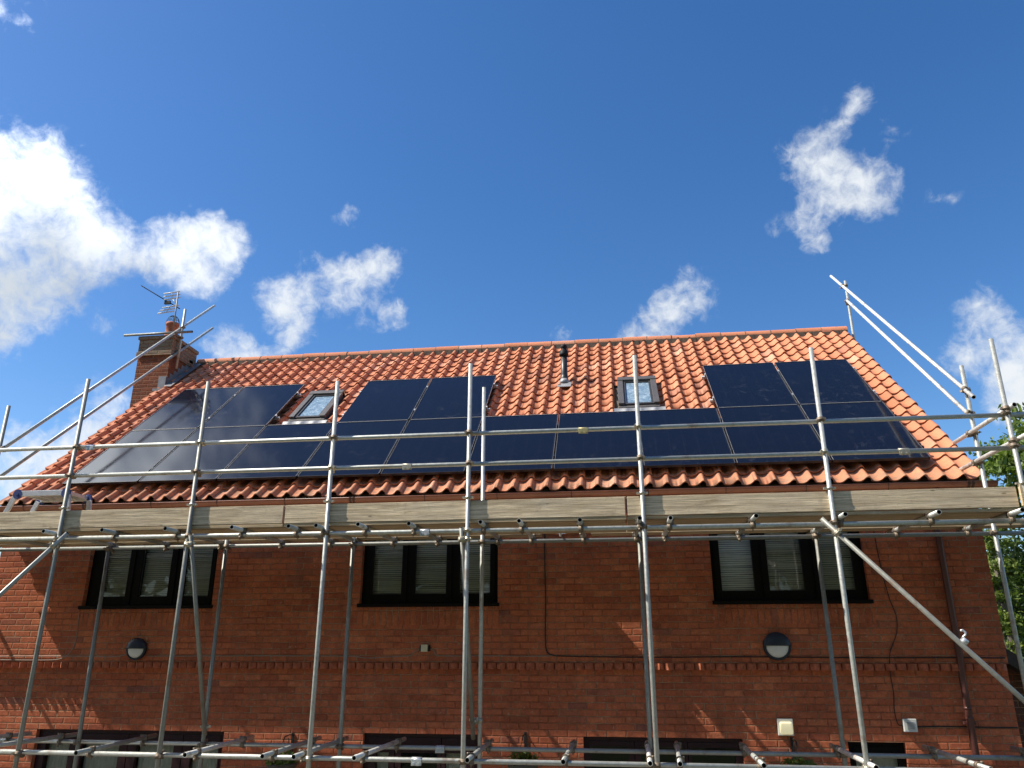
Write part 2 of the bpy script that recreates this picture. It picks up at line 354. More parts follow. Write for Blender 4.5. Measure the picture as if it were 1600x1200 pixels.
def glass_mat(name, tintc, refl=1., rough=.0):
    m = bpy.data.materials.new(name); m.use_nodes = True; t = m.node_tree; t.nodes.clear(); g = G(t)
    o = g.n('ShaderNodeOutputMaterial'); tr = g.n('ShaderNodeBsdfTransparent'); gl = g.n('ShaderNodeBsdfGlossy')
    tr.inputs[0].default_value = (*tintc, 1); gl.inputs['Roughness'].default_value = rough
    fr = g.n('ShaderNodeFresnel'); fr.inputs[0].default_value = 1.6
    f = g.math('MULTIPLY', fr.outputs[0], refl, clamp=True)
    mx = g.n('ShaderNodeMixShader'); g.l(f, mx.inputs[0]); g.l(tr.outputs[0], mx.inputs[1]); g.l(gl.outputs[0], mx.inputs[2]); g.l(mx.outputs[0], o.inputs[0])
    wv_ = g.n('ShaderNodeBump'); wv_.inputs['Strength'].default_value = .06; wv_.inputs['Distance'].default_value = .02
    g.l(g.noise(g.pos(), 3.5, 2), wv_.inputs['Height']); g.l(wv_.outputs[0], gl.inputs['Normal'])
    return m
M['glass'] = glass_mat('window_glass', (.90,.92,.89), .85)
m, t, b = mat('skylight_glass'); g = G(t)
f = g.noise(g.pos(), 12, 5, .7, 1.2); c = g.mix(g.mr(f, .45, .7), (.16,.24,.31), (.42,.52,.58))
g.l(c, b.inputs['Base Color']); b.inputs['Roughness'].default_value = .12; M['sky_glass'] = m

def leaf_mat(name, a, c2):
    m, t, b = mat(name); g = G(t); geo = g.n('ShaderNodeNewGeometry')
    c = g.mix(geo.outputs['Random Per Island'], a, c2)
    g.l(c, b.inputs['Base Color']); b.inputs['Roughness'].default_value = .5; b.inputs['Specular IOR Level'].default_value = .35
    o = [n for n in t.nodes if n.type == 'OUTPUT_MATERIAL'][0]
    tl = g.n('ShaderNodeBsdfTranslucent'); g.l(g.mix(1., c, (1.3,1.5,.6), 'MULTIPLY'), tl.inputs[0])
    ms = g.n('ShaderNodeMixShader'); ms.inputs[0].default_value = .3; g.l(b.outputs[0], ms.inputs[1]); g.l(tl.outputs[0], ms.inputs[2]); g.l(ms.outputs[0], o.inputs[0])
    return m
M['leaf_dark'] = leaf_mat('leaf_dark', (.04,.075,.02), (.10,.15,.04))
M['leaf_mid'] = leaf_mat('leaf_mid', (.085,.14,.03), (.18,.23,.05))
M['leaf_lime'] = leaf_mat('leaf_lime', (.10,.15,.028), (.20,.24,.05))
M['bark'] = plain('bark', (.10,.085,.065), .9, 0, .3, 10, bump=.8)
M['bark_pale'] = plain('dead_branch', (.36,.34,.29), .9, 0, .3, 10)

m, t, b = mat('grass_ground'); g = G(t); P = g.pos()
c = g.mix(g.mr(g.noise(P, .6, 6), .3, .7), (.035,.05,.014), (.065,.08,.025)); c = g.mix(g.mr(g.noise(P, 14, 5, .7), .35, .65), c, (.03,.045,.012))
g.l(c, b.inputs['Base Color']); b.inputs['Roughness'].default_value = .95; g.bump(g.noise(P, 40, 4), .8, .02, b); M['ground'] = m
M['paving'] = plain('patio', (.20,.175,.145), .9, 0, .2, 3, bump=.5)

# ------------------------------------------------------------------ mesh helpers
def basis(d):
    d = Vector(d).normalized(); a = Vector((0,0,1)) if abs(d.z) < .9 else Vector((1,0,0))
    u = d.cross(a).normalized(); return u, d.cross(u).normalized()
class MB:
    def __init__(s): s.bm = bmesh.new()
    def face(s, vs, smooth=False, mi=0):
        try: f = s.bm.faces.new(vs)
        except ValueError: return None
        f.smooth = smooth; f.material_index = mi; return f
    def poly(s, pts, smooth=False, mi=0): return s.face([s.bm.verts.new(p) for p in pts], smooth, mi)
    def box(s, lo, hi, mi=0, bev=0):
        x0,y0,z0 = lo; x1,y1,z1 = hi
        return s.hexa([(x0,y0,z0),(x1,y0,z0),(x1,y1,z0),(x0,y1,z0),(x0,y0,z1),(x1,y0,z1),(x1,y1,z1),(x0,y1,z1)], mi, bev)
    def hexa(s, p, mi=0, bev=0):
        v = [s.bm.verts.new(q) for q in p]; fs = []
        for f in ((0,3,2,1),(4,5,6,7),(0,1,5,4),(1,2,6,5),(2,3,7,6),(3,0,4,7)): fs.append(s.face([v[i] for i in f], False, mi))
        if bev:
            es = list({e for f in fs if f for e in f.edges})
            r = bmesh.ops.bevel(s.bm, geom=es, offset=bev, segments=2, affect='EDGES', profile=.6)
            for f in r['faces']: f.material_index = mi
        return s
    def obox(s, c, ax, ay, az, mi=0, bev=0):
        """oriented box: centre and three half-extent vectors"""
        c, ax, ay, az = map(Vector, (c, ax, ay, az))
        return s.hexa([c-ax-ay-az, c+ax-ay-az, c+ax+ay-az, c-ax+ay-az, c-ax-ay+az, c+ax-ay+az, c+ax+ay+az, c-ax+ay+az], mi, bev)
    def ring(s, c, d, r, n, ph=0):
        u, w = basis(d); return [s.bm.verts.new(Vector(c)+(u*math.cos(2*math.pi*(i/n)+ph)+w*math.sin(2*math.pi*(i/n)+ph))*r) for i in range(n)]
    def skin(s, a, b, mi=0, smooth=True):
        n = len(a)
        for i in range(n): s.face([a[i], a[(i+1)%n], b[(i+1)%n], b[i]], smooth, mi)
    def cyl(s, p0, p1, r, n=12, r1=None, caps=True, mi=0):
        d = Vector(p1)-Vector(p0); a = s.ring(p0, d, r, n); b = s.ring(p1, d, r if r1 is None else r1, n)
        s.skin(a, b, mi)
        if caps: s.face(a[::-1], False, mi); s.face(b, False, mi)
        return s
    def pipe(s, p0, p1, r=.02415, wall=.0042, n=16, mi=0, mi_in=1):
        """open tube with a real bore"""
        p0, p1 = Vector(p0), Vector(p1); d = (p1-p0)
        a = s.ring(p0, d, r, n); b = s.ring(p1, d, r, n); s.skin(a, b, mi)
        for e, o, sg in ((p0, a, 1), (p1, b, -1)):
            i1 = s.ring(e, d, r-wall, n); q = e+d.normalized()*sg*.3; i2 = s.ring(q, d, r-wall, n)
            s.skin(o, i1, mi, False); s.skin(i1, i2, mi_in); s.face(i2, False, mi_in)
        return s
    def path(s, pts, r, n=8, mi=0):
        pts = [Vector(p) for p in pts]; prev = None
        for i, p in enumerate(pts):
            d = (pts[min(i+1, len(pts)-1)]-pts[max(i-1, 0)]); rr = r[i] if isinstance(r, (list, tuple)) else r
            cur = s.ring(p, d, rr, n)
            if prev:
                # align ring to the previous one
                k = min(range(n), key=lambda q: sum((cur[(j+q)%n].co-prev[j].co).length for j in range(0, n, max(1, n//4))))
                cur = cur[k:]+cur[:k]; s.skin(prev, cur, mi)
            else: s.face(cur[::-1], False, mi)
            prev = cur
        s.face(prev, False, mi); return s
    def lathe(s, c, axis, prof, n=24, mi=0, close=True):
        c = Vector(c); axis = Vector(axis).normalized(); prev = None
        for h, r in prof:
            cur = s.ring(c+axis*h, axis, max(r, 1e-4), n)
            if prev: s.skin(prev, cur, mi)
            elif close: s.face(cur[::-1], False, mi)
            prev = cur
        if close: s.face(prev, False, mi)
        return s
def obj(name, mb, mats, parent=None, at=None, recalc=True):
    """one mesh object; vertices are given in world space"""
    bm = mb.bm
    if recalc: bmesh.ops.recalc_face_normals(bm, faces=bm.faces)
    me = bpy.data.meshes.new(name); o = bpy.data.objects.new(name, me); C.objects.link(o)
    for m_ in (mats if isinstance(mats, (list, tuple)) else [mats]): me.materials.append(M[m_] if isinstance(m_, str) else m_)
    base = Vector((0,0,0))
    if parent is not None:
        o.parent = parent; q = parent
        while q is not None: base = base + q.location; q = q.parent
    loc = Vector(at) - base if at is not None else Vector((0,0,0))
    bmesh.ops.translate(bm, verts=bm.verts, vec=-(base+loc)); o.location = loc
    bm.to_mesh(me); bm.free(); return o
def tag(o, label=None, cat=None, group=None, kind=None):
    for k, v in (('label', label), ('category', cat), ('group', group), ('kind', kind)):
        if v: o[k] = v
    return o
def thing(name, loc, label, cat, group=None):
    o = bpy.data.objects.new(name, None); C.objects.link(o); o.location = loc; o.empty_display_size = .2
    return tag(o, label, cat, group)
def dup(root, loc, label=None):
    def cp(o, par):
        c = o.copy(); C.objects.link(c); c.parent = par
        for ch in list(o.children): cp(ch, c)
        return c
    r = cp(root, None); r.location = loc
    if label: r['label'] = label
    return r

# ------------------------------------------------------------------ ground
mb = MB(); mb.poly([(-500,-500,0),(500,-500,0),(500,500,0),(-500,500,0)]); tag(obj('ground', mb, 'ground'), kind='structure')
mb = MB(); mb.poly([(-11,5.2,.006),(6.5,5.2,.006),(6.5,9.85,.006),(-11,9.85,.006)]); tag(obj('patio', mb, 'paving'), kind='structure')

# ------------------------------------------------------------------ house
YU, YL = 9.80, 9.855          # upper and lower wall faces
XL, XR = -8.45, 4.215
ZS = 2.765                   # underside of the upper storey's brickwork
SL = 0.70790; DS = Vector((0, math.cos(SL), math.sin(SL))); NR = Vector((0, -math.sin(SL), math.cos(SL)))
O0 = Vector((0, 9.75878, 2.21190+CZ))          # panel plane reference (top face of the panels)
def rp(x, s, off=0.): return Vector((x, 0, 0))+O0+DS*s+NR*off
house = thing('brick_house', (-2.1, 9.8, 0), 'two storey red brick house with an orange pantile roof, behind the scaffolding', 'house')

def wall_open(mb, x0, x1, z0, z1, y, ops, depth):
    xs = sorted({x0, x1, *[o[0] for o in ops], *[o[1] for o in ops]}); zs = sorted({z0, z1, *[o[2] for o in ops], *[o[3] for o in ops]})
    xs = [v for v in xs if x0 <= v <= x1]; zs = [v for v in zs if z0 <= v <= z1]
    for i in range(len(xs)-1):
        for j in range(len(zs)-1):
            cx, cz = (xs[i]+xs[i+1])/2, (zs[j]+zs[j+1])/2
            if any(o[0] < cx < o[1] and o[2] < cz < o[3] for o in ops): continue
            mb.poly([(xs[i],y,zs[j]),(xs[i+1],y,zs[j]),(xs[i+1],y,zs[j+1]),(xs[i],y,zs[j+1])])
    for a, b_, c_, d in ops:
        mb.poly([(a,y,c_),(a,y,d),(a,y+depth,d),(a,y+depth,c_)]); mb.poly([(b_,y,d),(b_,y,c_),(b_,y+depth,c_),(b_,y+depth,d)])
        mb.poly([(a,y,d),(b_,y,d),(b_,y+depth,d),(a,y+depth,d)]); mb.poly([(b_,y,c_),(a,y,c_),(a,y+depth,c_),(b_,y+depth,c_)])
UP = [(-7.10,-5.27),(-3.285,-1.52),(1.085,2.86)]
UPZ = (3.43, 4.56)
LOW = [(-7.46,-4.93,1.957),(-3.155,-1.74,1.965),(-.515,1.28,1.96),(2.415,3.02,1.945)]
mb = MB()
wall_open(mb, XL, XR, ZS, 4.80, YU, [(a,b_,*UPZ) for a,b_ in UP], .14)
mb.poly([(XL,YU,ZS),(XR,YU,ZS),(XR,YL,ZS),(XL,YL,ZS)])
wall_open(mb, XL, XR, 0, ZS, YL, [(a,b_,0 if i in (0,1,3) else .95,z) for i,(a,b_,z) in enumerate(LOW)], .14)
# gables and back
YB, ZE, ZR, YR = 18.05, 4.80, 8.36, 13.93
for x, s in ((XL,-1),(XR,1)):
    mb.poly([(x,YU,ZS),(x,YB,ZS),(x,YB,ZE),(x,YR,ZR),(x,YU,ZE)]); mb.poly([(x,YL,0),(x,YB,0),(x,YB,ZS),(x,YL,ZS)])
mb.poly([(XL,YB,0),(XR,YB,0),(XR,YB,ZE),(XL,YB,ZE)])
obj('wall', mb, 'brick', house, recalc=False)
# dogtooth string course
mb = MB(); pitch = .117; x = XL+.02
while x < XR-.1:
    jz = random.uniform(-.003,.003); tip = random.uniform(.052,.06); w = pitch*.90; z0, z1 = 2.69+jz, ZS-.004
    A, B, T = Vector((x, YU+.006, 0)), Vector((x+w, YU+.006, 0)), Vector((x+w*.5, YU-tip, 0))
    v = [[mb.bm.verts.new((p.x, p.y, z)) for p in (A, T, B)] for z in (z0, z1)]
    mb.face(v[0]); mb.face(v[1][::-1])
    for i in range(2): mb.face([v[0][i], v[0][i+1], v[1][i+1], v[1][i]])
    mb.box((x, YU+.008, z0), (x+w, YL, z1))
    x += pitch
obj('dogtooth_course', mb, plain('dogtooth_brick', (.43,.128,.062), .9, 0, .4, 18, bump=.8), house)
for a, b_ in UP:
    mb = MB(); mb.box((a-.02, YU-.003, 3.203), (b_+.02, YU+.05, 3.428)); obj('soldier_course', mb, 'soldier', house)

# --- upper windows
def slats(mb, x0, x1, z0, z1, y):
    z = z1
    mb.box((x0, y-.015, z1-.02), (x1, y+.02, z1+.012))
    z -= .028
    while z > z0:
        t = random.uniform(-.0022,.0022); a = R(58+random.gauss(0,5))
        dy, dz = math.cos(a)*.0135, math.sin(a)*.0135
        mb.poly([(x0,y-dy,z-dz+t),(x1,y-dy,z-dz-t),(x1,y+dy,z+dz-t),(x0,y+dy,z+dz+t)])
        z -= .026
    mb.box((x0, y-.012, z0-.012), (x1, y+.012, z0+.006))
def window(parent, x0, x1, z0, z1, lights, blind_top, name='window', yf=YU+.075):
    """a casement window: outer frame, sashes, panes, blinds, sill"""
    fr = MB(); jw, dep = .055, .065
    fr.box((x0,yf,z0),(x0+jw,yf+dep,z1)); fr.box((x1-jw,yf,z0),(x1,yf+dep,z1))
    fr.box((x0+jw,yf+.001,z1-jw),(x1-jw,yf+dep,z1)); fr.box((x0+jw,yf+.001,z0),(x1-jw,yf+dep,z0+jw))
    for i in range(len(lights)-1):
        c = (lights[i][1]+lights[i+1][0])/2; fr.box((c-.03,yf+.002,z0+jw),(c+.03,yf+dep,z1-jw))
    f = obj(name, fr, 'frame', parent)
    for i, (a, b_, zb, zt) in enumerate(lights):
        la = x0+jw if i == 0 else (lights[i-1][1]+a)/2+.03
        lb = x1-jw if i == len(lights)-1 else (b_+lights[i+1][0])/2-.03
        s = MB(); ys = yf-.014
        lz0, lz1 = z0+jw-.012, z1-jw+.012; la -= .012; lb += .012
        s.box((la,ys,lz0),(a,ys+.05,lz1),bev=.004); s.box((b_,ys,lz0),(lb,ys+.05,lz1),bev=.004)
        s.box((a,ys+.001,lz0),(b_,ys+.05,zb),bev=.004); s.box((a,ys+.001,zt),(b_,ys+.05,lz1),bev=.004)
        obj('sash', s, 'frame', f)
        p = MB(); p.poly([(a,ys+.03,zb),(b_,ys+.03,zb),(b_,ys+.03,zt),(a,ys+.03,zt)]); obj('pane', p, 'glass', f)
        se = MB(); e_ = .006
        for q0, q1 in (((a,zb),(b_,zb+e_)),((a,zt-e_),(b_,zt)),((a,zb+e_),(a+e_,zt-e_)),((b_-e_,zb+e_),(b_,zt-e_))): se.box((q0[0],ys+.018,q0[1]),(q1[0],ys+.0295,q1[1]))
        obj('glazing_seal', se, 'rubber', f)
        bl = MB(); slats(bl, a-.02, b_+.02, zb-.03, blind_top, ys+.10); obj('blind', bl, 'blind', f)
    sl = MB(); sl.box((x0-.02, YU-.045, z0-.012), (x1+.02, yf+.02, z0+.032), bev=.006); obj('sill', sl, 'frame', f)
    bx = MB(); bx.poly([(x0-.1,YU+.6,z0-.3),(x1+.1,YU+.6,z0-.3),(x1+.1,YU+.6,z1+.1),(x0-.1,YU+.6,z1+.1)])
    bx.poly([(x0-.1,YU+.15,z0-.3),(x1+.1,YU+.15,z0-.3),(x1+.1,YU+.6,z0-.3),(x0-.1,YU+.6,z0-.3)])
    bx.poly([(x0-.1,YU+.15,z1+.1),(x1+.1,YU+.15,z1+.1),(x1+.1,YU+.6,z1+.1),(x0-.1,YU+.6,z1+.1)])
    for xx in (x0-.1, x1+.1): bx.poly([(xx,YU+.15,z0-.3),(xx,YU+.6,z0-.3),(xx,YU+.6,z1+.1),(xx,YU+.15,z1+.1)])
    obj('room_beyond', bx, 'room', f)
    return f
def lts(ps): return [(a,b_,3.578,4.44) for a,b_ in ps]
window(house, -7.10,-5.27,*UPZ, lts([(-6.90,-6.55),(-6.36,-5.95),(-5.745,-5.375)]), 4.47)
window(house, -3.285,-1.52,*UPZ, lts([(-3.15,-2.77),(-2.595,-2.19),(-2.018,-1.627)]), 4.47)
window(house, 1.085,2.86,*UPZ, lts([(1.196,1.585),(1.754,2.159),(2.377,2.735)]), 4.47)

# --- ground floor doors and windows
def low_unit(x0, x1, z0, z1, panes, head, mat_, name, curtain):
    yf = YL+.06; fr = MB()
    fr.box((x0,yf,z0),(x0+.06,yf+.07,z1)); fr.box((x1-.06,yf,z0),(x1,yf+.07,z1)); fr.box((x0+.06,yf+.001,z1-.05),(x1-.06,yf+.07,z1))
    f = obj(name, fr, mat_, house); zt = z1-head; zb = z0+.12
    edges = [x0+.06]+[v for p in panes for v in p[:2]]+[x1-.06]
    for i, (a, b_, cur) in enumerate(panes):
        la = edges[0] if i == 0 else (panes[i-1][1]+a)/2+.004
        lb = edges[-1] if i == len(panes)-1 else (b_+panes[i+1][0])/2-.004
        s = MB(); s.box((la,yf-.012,z0),(a,yf+.05,z1-.05),bev=.004); s.box((b_,yf-.012,z0),(lb,yf+.05,z1-.05),bev=.004)
        s.box((a,yf-.011,zt),(b_,yf+.05,z1-.05),bev=.004); s.box((a,yf-.011,z0),(b_,yf+.05,zb),bev=.004)
        obj('sash', s, mat_, f)
        p = MB(); p.poly([(a,yf+.02,zb),(b_,yf+.02,zb),(b_,yf+.02,zt),(a,yf+.02,zt)]); obj('pane', p, 'glass', f)
        if cur:
            cu = MB(); n = 28; pr = None
            for k in range(n+1):
                xx = a-.02+(b_-a+.04)*k/n; yy = yf+.10+.012*math.sin(k*1.9+i)
                c_ = [cu.bm.verts.new((xx,yy,zb-.05)), cu.bm.verts.new((xx,yy,zt+.04))]
                if pr: cu.face([pr[0], c_[0], c_[1], pr[1]], True)
                pr = c_
            obj('curtain', cu, 'curtain', f)
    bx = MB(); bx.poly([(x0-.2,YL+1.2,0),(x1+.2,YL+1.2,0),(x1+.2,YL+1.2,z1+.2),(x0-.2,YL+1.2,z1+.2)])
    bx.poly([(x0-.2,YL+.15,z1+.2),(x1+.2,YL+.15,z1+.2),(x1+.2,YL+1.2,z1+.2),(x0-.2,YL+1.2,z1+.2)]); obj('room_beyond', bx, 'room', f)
low_unit(-7.46,-4.93,0,1.957,[(-7.34,-7.01,1),(-6.84,-6.33,1),(-6.10,-5.60,1),(-5.365,-5.01,1)],.165,'frame_red','patio_door',1)
low_unit(-3.155,-1.74,0,1.965,[(-3.0,-2.845,1),(-2.69,-2.25,0),(-2.153,-1.90,1)],.215,'frame_red','patio_door',1)
low_unit(-.515,1.28,.95,1.96,[(-.44,0.0,0),(.135,.64,0),(.70,1.195,0)],.105,'frame_red','casement_window',0)
low_unit(2.415,3.02,0,1.945,[(2.49,2.94,1)],.13,'frame','back_door',1)

# --- roof
mb = MB(); TW, TG, TL = .2140, .2640, .335
x_first = -8.545; ncol = int((4.275-x_first)/TW+.5); phase = 0
prof = []
_pz = [(0,.30),(.10,.12),(.22,.02),(.33,.0),(.44,.08),(.54,.28),(.62,.55),(.69,.80),(.75,.95),(.81,1.0),(.87,.95),(.92,.78),(.965,.52),(1.0,.30)]
NP = len(_pz)
for u, q in _pz: prof.append((u, q*.066-.012))          # pan then a rounded roll, steeper on its right side
def tile_h(f):
    for (a_, za), (b_, zb_) in zip(_pz, _pz[1:]):
        if a_ <= f <= b_: return za+(zb_-za)*(f-a_)/(b_-a_)
    return 0
s_e = -.285; ncrs = 22
# skylight holes: (x0,x1,s0,s1)
SKY = [(-5.19,-4.60,2.06,3.20), (.095,.69,2.06,3.20)]
for r in range(ncrs):
    s0 = s_e+r*TG
    for k in range(ncol):
        x0 = x_first+k*TW; xc = x0+TW/2
        if any(a+.02 < xc < b_-.02 and c_ < s0+.13 < d_ for a,b_,c_,d_ in SKY): continue
        ds_ = random.gauss(0,.006); lift = random.uniform(0,.009); tw = random.gauss(0,.006); sk = random.gauss(0,.004)
        L_ = TL if r < ncrs-1 else .24
        if s0+L_ > 5.42: L_ = max(.05, 5.42-s0)
        base = -.165
        rows = []
        for (s, h) in ((s0+ds_, .030+lift), (s0+L_, .0)):
            rows.append([mb.bm.verts.new(rp(x0+u*(TW+.008)+(sk if s < s0+.1 else 0), s, base+h+z+tw*(u-.5))) for u, z in prof])
        under = [mb.bm.verts.new(rp(x0+u*(TW+.008)+sk, s0+ds_, base+.030+lift+z-.016+tw*(u-.5))) for u, z in prof]
        for i in range(NP-1):
            mb.face([rows[0][i], rows[0][i+1], rows[1][i+1], rows[1][i]], True)
        # the butt edge, split from the smooth top
        top2 = [mb.bm.verts.new(v.co.copy()) for v in rows[0]]
        for i in range(NP-1): mb.face([under[i], under[i+1], top2[i+1], top2[i]])
        if k in (0, ncol-1):                         # closed verge sides
            e = 0 if k == 0 else NP-1
            p0, p1 = rows[0][e].co, rows[1][e].co
            mb.poly([p0, p1, p1-NR*.035, p0-NR*.065])
bmesh.ops.remove_doubles(mb.bm, verts=mb.bm.verts, dist=1e-7)
roof = obj('roof', mb, 'tile', house, recalc=False)
# deck under the tiles, and the rear slope
mb = MB()
a, b_ = x_first+.03, 4.25
def rpl(x, s, off): return tuple(rp(x, s, off))
for off0, off1 in ((-.20,-.176),):
    mb.hexa([rpl(a,s_e+.05,off0), rpl(b_,s_e+.05,off0), rpl(b_,5.36,off0), rpl(a,5.36,off0), rpl(a,s_e+.05,off1), rpl(b_,s_e+.05,off1), rpl(b_,5.36,off1), rpl(a,5.36,off1)])
obj('roof_underlay', mb, 'ridge_mortar', house)
apex = rp(0, 5.36, -.12); mb = MB()
mb.poly([(a, apex.y, apex.z), (b_, apex.y, apex.z), (b_, 18.4, 4.75), (a, 18.4, 4.75)]); obj('rear_roof', mb, 'tile', house)
# verge bargeboard mortar
for xx in (x_first+.05, 4.225):
    mb = MB(); p = [rp(xx-.03,s_e+.06,-.255), rp(xx+.03,s_e+.06,-.255), rp(xx+.03,5.34,-.255), rp(xx-.03,5.34,-.255)]
    q = [v+NR*.082 for v in p]; mb.hexa(p+q); obj('verge', mb, 'ridge_mortar', house)
# ridge tiles: half rounds bedded in mortar
mb = MB(); RX0, RX1 = -8.40, 4.32; nr = 28; w = (RX1-RX0)/nr; ry, rz = 13.93, 8.455
for k in range(nr):
    x0, x1 = RX0+k*w+.004, RX0+(k+1)*w-.004; dz = random.gauss(0,.004); rr = .118+random.gauss(0,.002); pr = None
    for xx, r_ in ((x0, rr), (x1, rr-.002)):
        cur = [mb.bm.verts.new((xx, ry-math.cos(t_)*r_, rz+dz+math.sin(t_)*r_*1.0)) for t_ in [R(-8+196*i/12) for i in range(13)]]
        if pr:
            for i in range(12): mb.face([pr[i], pr[i+1], cur[i+1], cur[i]], True)
        pr = cur
        mb.poly([v.co for v in cur])
obj('ridge', mb, 'tile', house)
mb = MB()
for k in range(nr*3):
    x0 = RX0+.01+k*(RX1-RX0-.02)/(nr*3); x1 = x0+(RX1-RX0-.02)/(nr*3); j = random.uniform(-.008,.008)
    mb.box((x0, ry-.125+j, rz-.10), (x1, ry+.1, rz+.004+j*.4))
    for i in range(3):     # the ridge joints are pointed with a collar of mortar
        pass
for k in range(1, nr):
    xx = RX0+k*w; mb.cyl((xx-.008, ry, rz), (xx+.008, ry, rz), .1185, 24)
obj('ridge_bedding', mb, 'ridge_mortar', house)
# --- gutter, fascia, downpipe
mb = MB(); gy, gz, gr = 9.555, 4.755, .058
n = 9
def gsec(x): return [(x, gy-math.cos(R(180*i/n))*gr, gz-math.sin(R(180*i/n))*gr) for i in range(n+1)]
x0, x1 = -8.6, 4.36
A = [mb.bm.verts.new(p) for p in gsec(x0)]; B = [mb.bm.verts.new(p) for p in gsec(x1)]
for i in range(n): mb.face([A[i], A[i+1], B[i+1], B[i]], True)
mb.cyl((x0, gy-gr, gz+.002), (x1, gy-gr, gz+.002), .006, 8); mb.poly(gsec(x0)); mb.poly(gsec(x1))
gut = obj('gutter', mb, 'gutter', house)
for i, xx in enumerate([-8.0+.93*k for k in range(14)]):
    mb = MB(); wd = .03 if i % 4 == 1 else .009
    for s in ((-.045, .0) if i % 4 == 1 else (0.,)):
        sec = lambda x, e: [(x, gy-math.cos(R(180*q/n))*(gr+e), gz-math.sin(R(180*q/n))*(gr+e)) for q in range(n+1)]
        a4 = [mb.bm.verts.new(p) for p in sec(xx+s-wd/2, .004)]; b4 = [mb.bm.verts.new(p) for p in sec(xx+s+wd/2, .004)]
        for q in range(n): mb.face([a4[q], a4[q+1], b4[q+1], b4[q]], True)
        mb.box((xx+s-wd/2, gy-gr-.008, gz-.004), (xx+s+wd/2, gy-gr+.012, gz+.012))
    obj('bracket', mb, 'fascia', gut)
mb = MB(); mb.box((-8.5, 9.625, 4.50), (4.24, 9.65, 4.79)); mb.box((-8.5, 9.65, 4.565), (4.24, 9.80, 4.585)); obj('fascia', mb, 'fascia', house)
mb = MB(); dx = 3.70
mb.path([(dx,9.565,4.70),(dx,9.565,4.62),(dx,9.60,4.56),(dx,9.70,4.46),(dx,9.745,4.40),(dx,9.745,4.30),(dx,9.745,2.82),(dx,9.765,2.70),(dx,9.775,2.6),(dx,9.775,.1)], .036, 16)
for z in (4.3, 2.2): mb.cyl((dx,9.745 if z > 3 else 9.775,z-.012),(dx,9.745 if z > 3 else 9.775,z+.012), .0385, 16)
mb.cyl((dx,9.775,2.29),(dx,9.775,2.32), .038, 16); mb.box((dx-.06,9.78,2.14),(dx+.06,9.853,2.17))
obj('downpipe', mb, 'pipe', house)

# --- chimney
mb = MB(); cx0, cx1, cy0, cy1 = -9.09, -8.42, 12.93, 13.80
mb.box((cx0,cy0,0),(cx1,cy1,8.30)); ch = obj('chimney', mb, 'brick_chimney', house)
mb = MB(); mb.box((cx0-.03,cy0-.03,8.30),(cx1+.03,cy1+.03,8.375)); mb.box((cx0-.012,cy0-.012,8.375),(cx1+.012,cy1+.012,8.64)); mb.box((cx0-.035,cy0-.035,8.64),(cx1+.035,cy1+.035,8.705))
obj('chimney_cap', mb, 'brick_top', ch)
mb = MB(); pc = Vector((-8.66, 13.22, 8.70))
mb.lathe(pc, (0,0,1), [(0,.16),(.03,.15),(.05,.128),(.33,.112),(.34,.128),(.39,.128),(.39,.09),(.05,.085)], 24); obj('chimney_pot', mb, 'terracotta', ch)
mb = MB()
for k in range(6):
    a_ = math.pi*k/6; u_ = Vector((math.cos(a_), math.sin(a_), 0)); mb.path([pc+Vector((0,0,.39))+u_*math.cos(t_)*.125+Vector((0,0,math.sin(t_)*.17)) for t_ in [math.pi*i/10 for i in range(11)]], .0035, 5)
for h in (.05,.11):
    r_ = .125*math.sqrt(1-(h/.17)**2); mb.path([pc+Vector((r_*math.cos(t_), r_*math.sin(t_), .39+h)) for t_ in [2*math.pi*i/18 for i in range(19)]], .003, 5)
obj('wire_guard', mb, 'iron', ch)
mb = MB()   # stepped lead flashing up the right face, apron at the front
for i in range(7):
    s = 4.02+i*.155; p = rp(cx1, s, -.10); q = rp(cx1, s+.155, -.10)
    mb.hexa([(cx1+.002,p.y,p.z-.02),(cx1+.012,p.y,p.z-.02),(cx1+.012,q.y,q.z-.02),(cx1+.002,q.y,q.z-.02),(cx1+.002,p.y,p.z+.19),(cx1+.012,p.y,p.z+.19),(cx1+.012,q.y,p.z+.19),(cx1+.002,q.y,p.z+.19)])
p, q = rp(cx1, 3.98, -.098), rp(cx1, 5.2, -.098)
mb.hexa([p+Vector((.012,0,0)), p+Vector((.16,0,-.01)), q+Vector((.16,0,-.01)), q+Vector((.012,0,0)), p+Vector((.012,0,.012)), p+Vector((.16,0,.002)), q+Vector((.16,0,.002)), q+Vector((.012,0,.012))])
p = rp(0, 4.0, -.10); mb.box((cx1-.16, cy0-.014, p.z-.04), (cx1+.012, cy0-.002, p.z+.22)); mb.box((cx1-.20, cy0-.10, p.z-.10), (cx1+.05, cy0-.002, p.z-.05))
obj('flashing', mb, 'lead', ch)

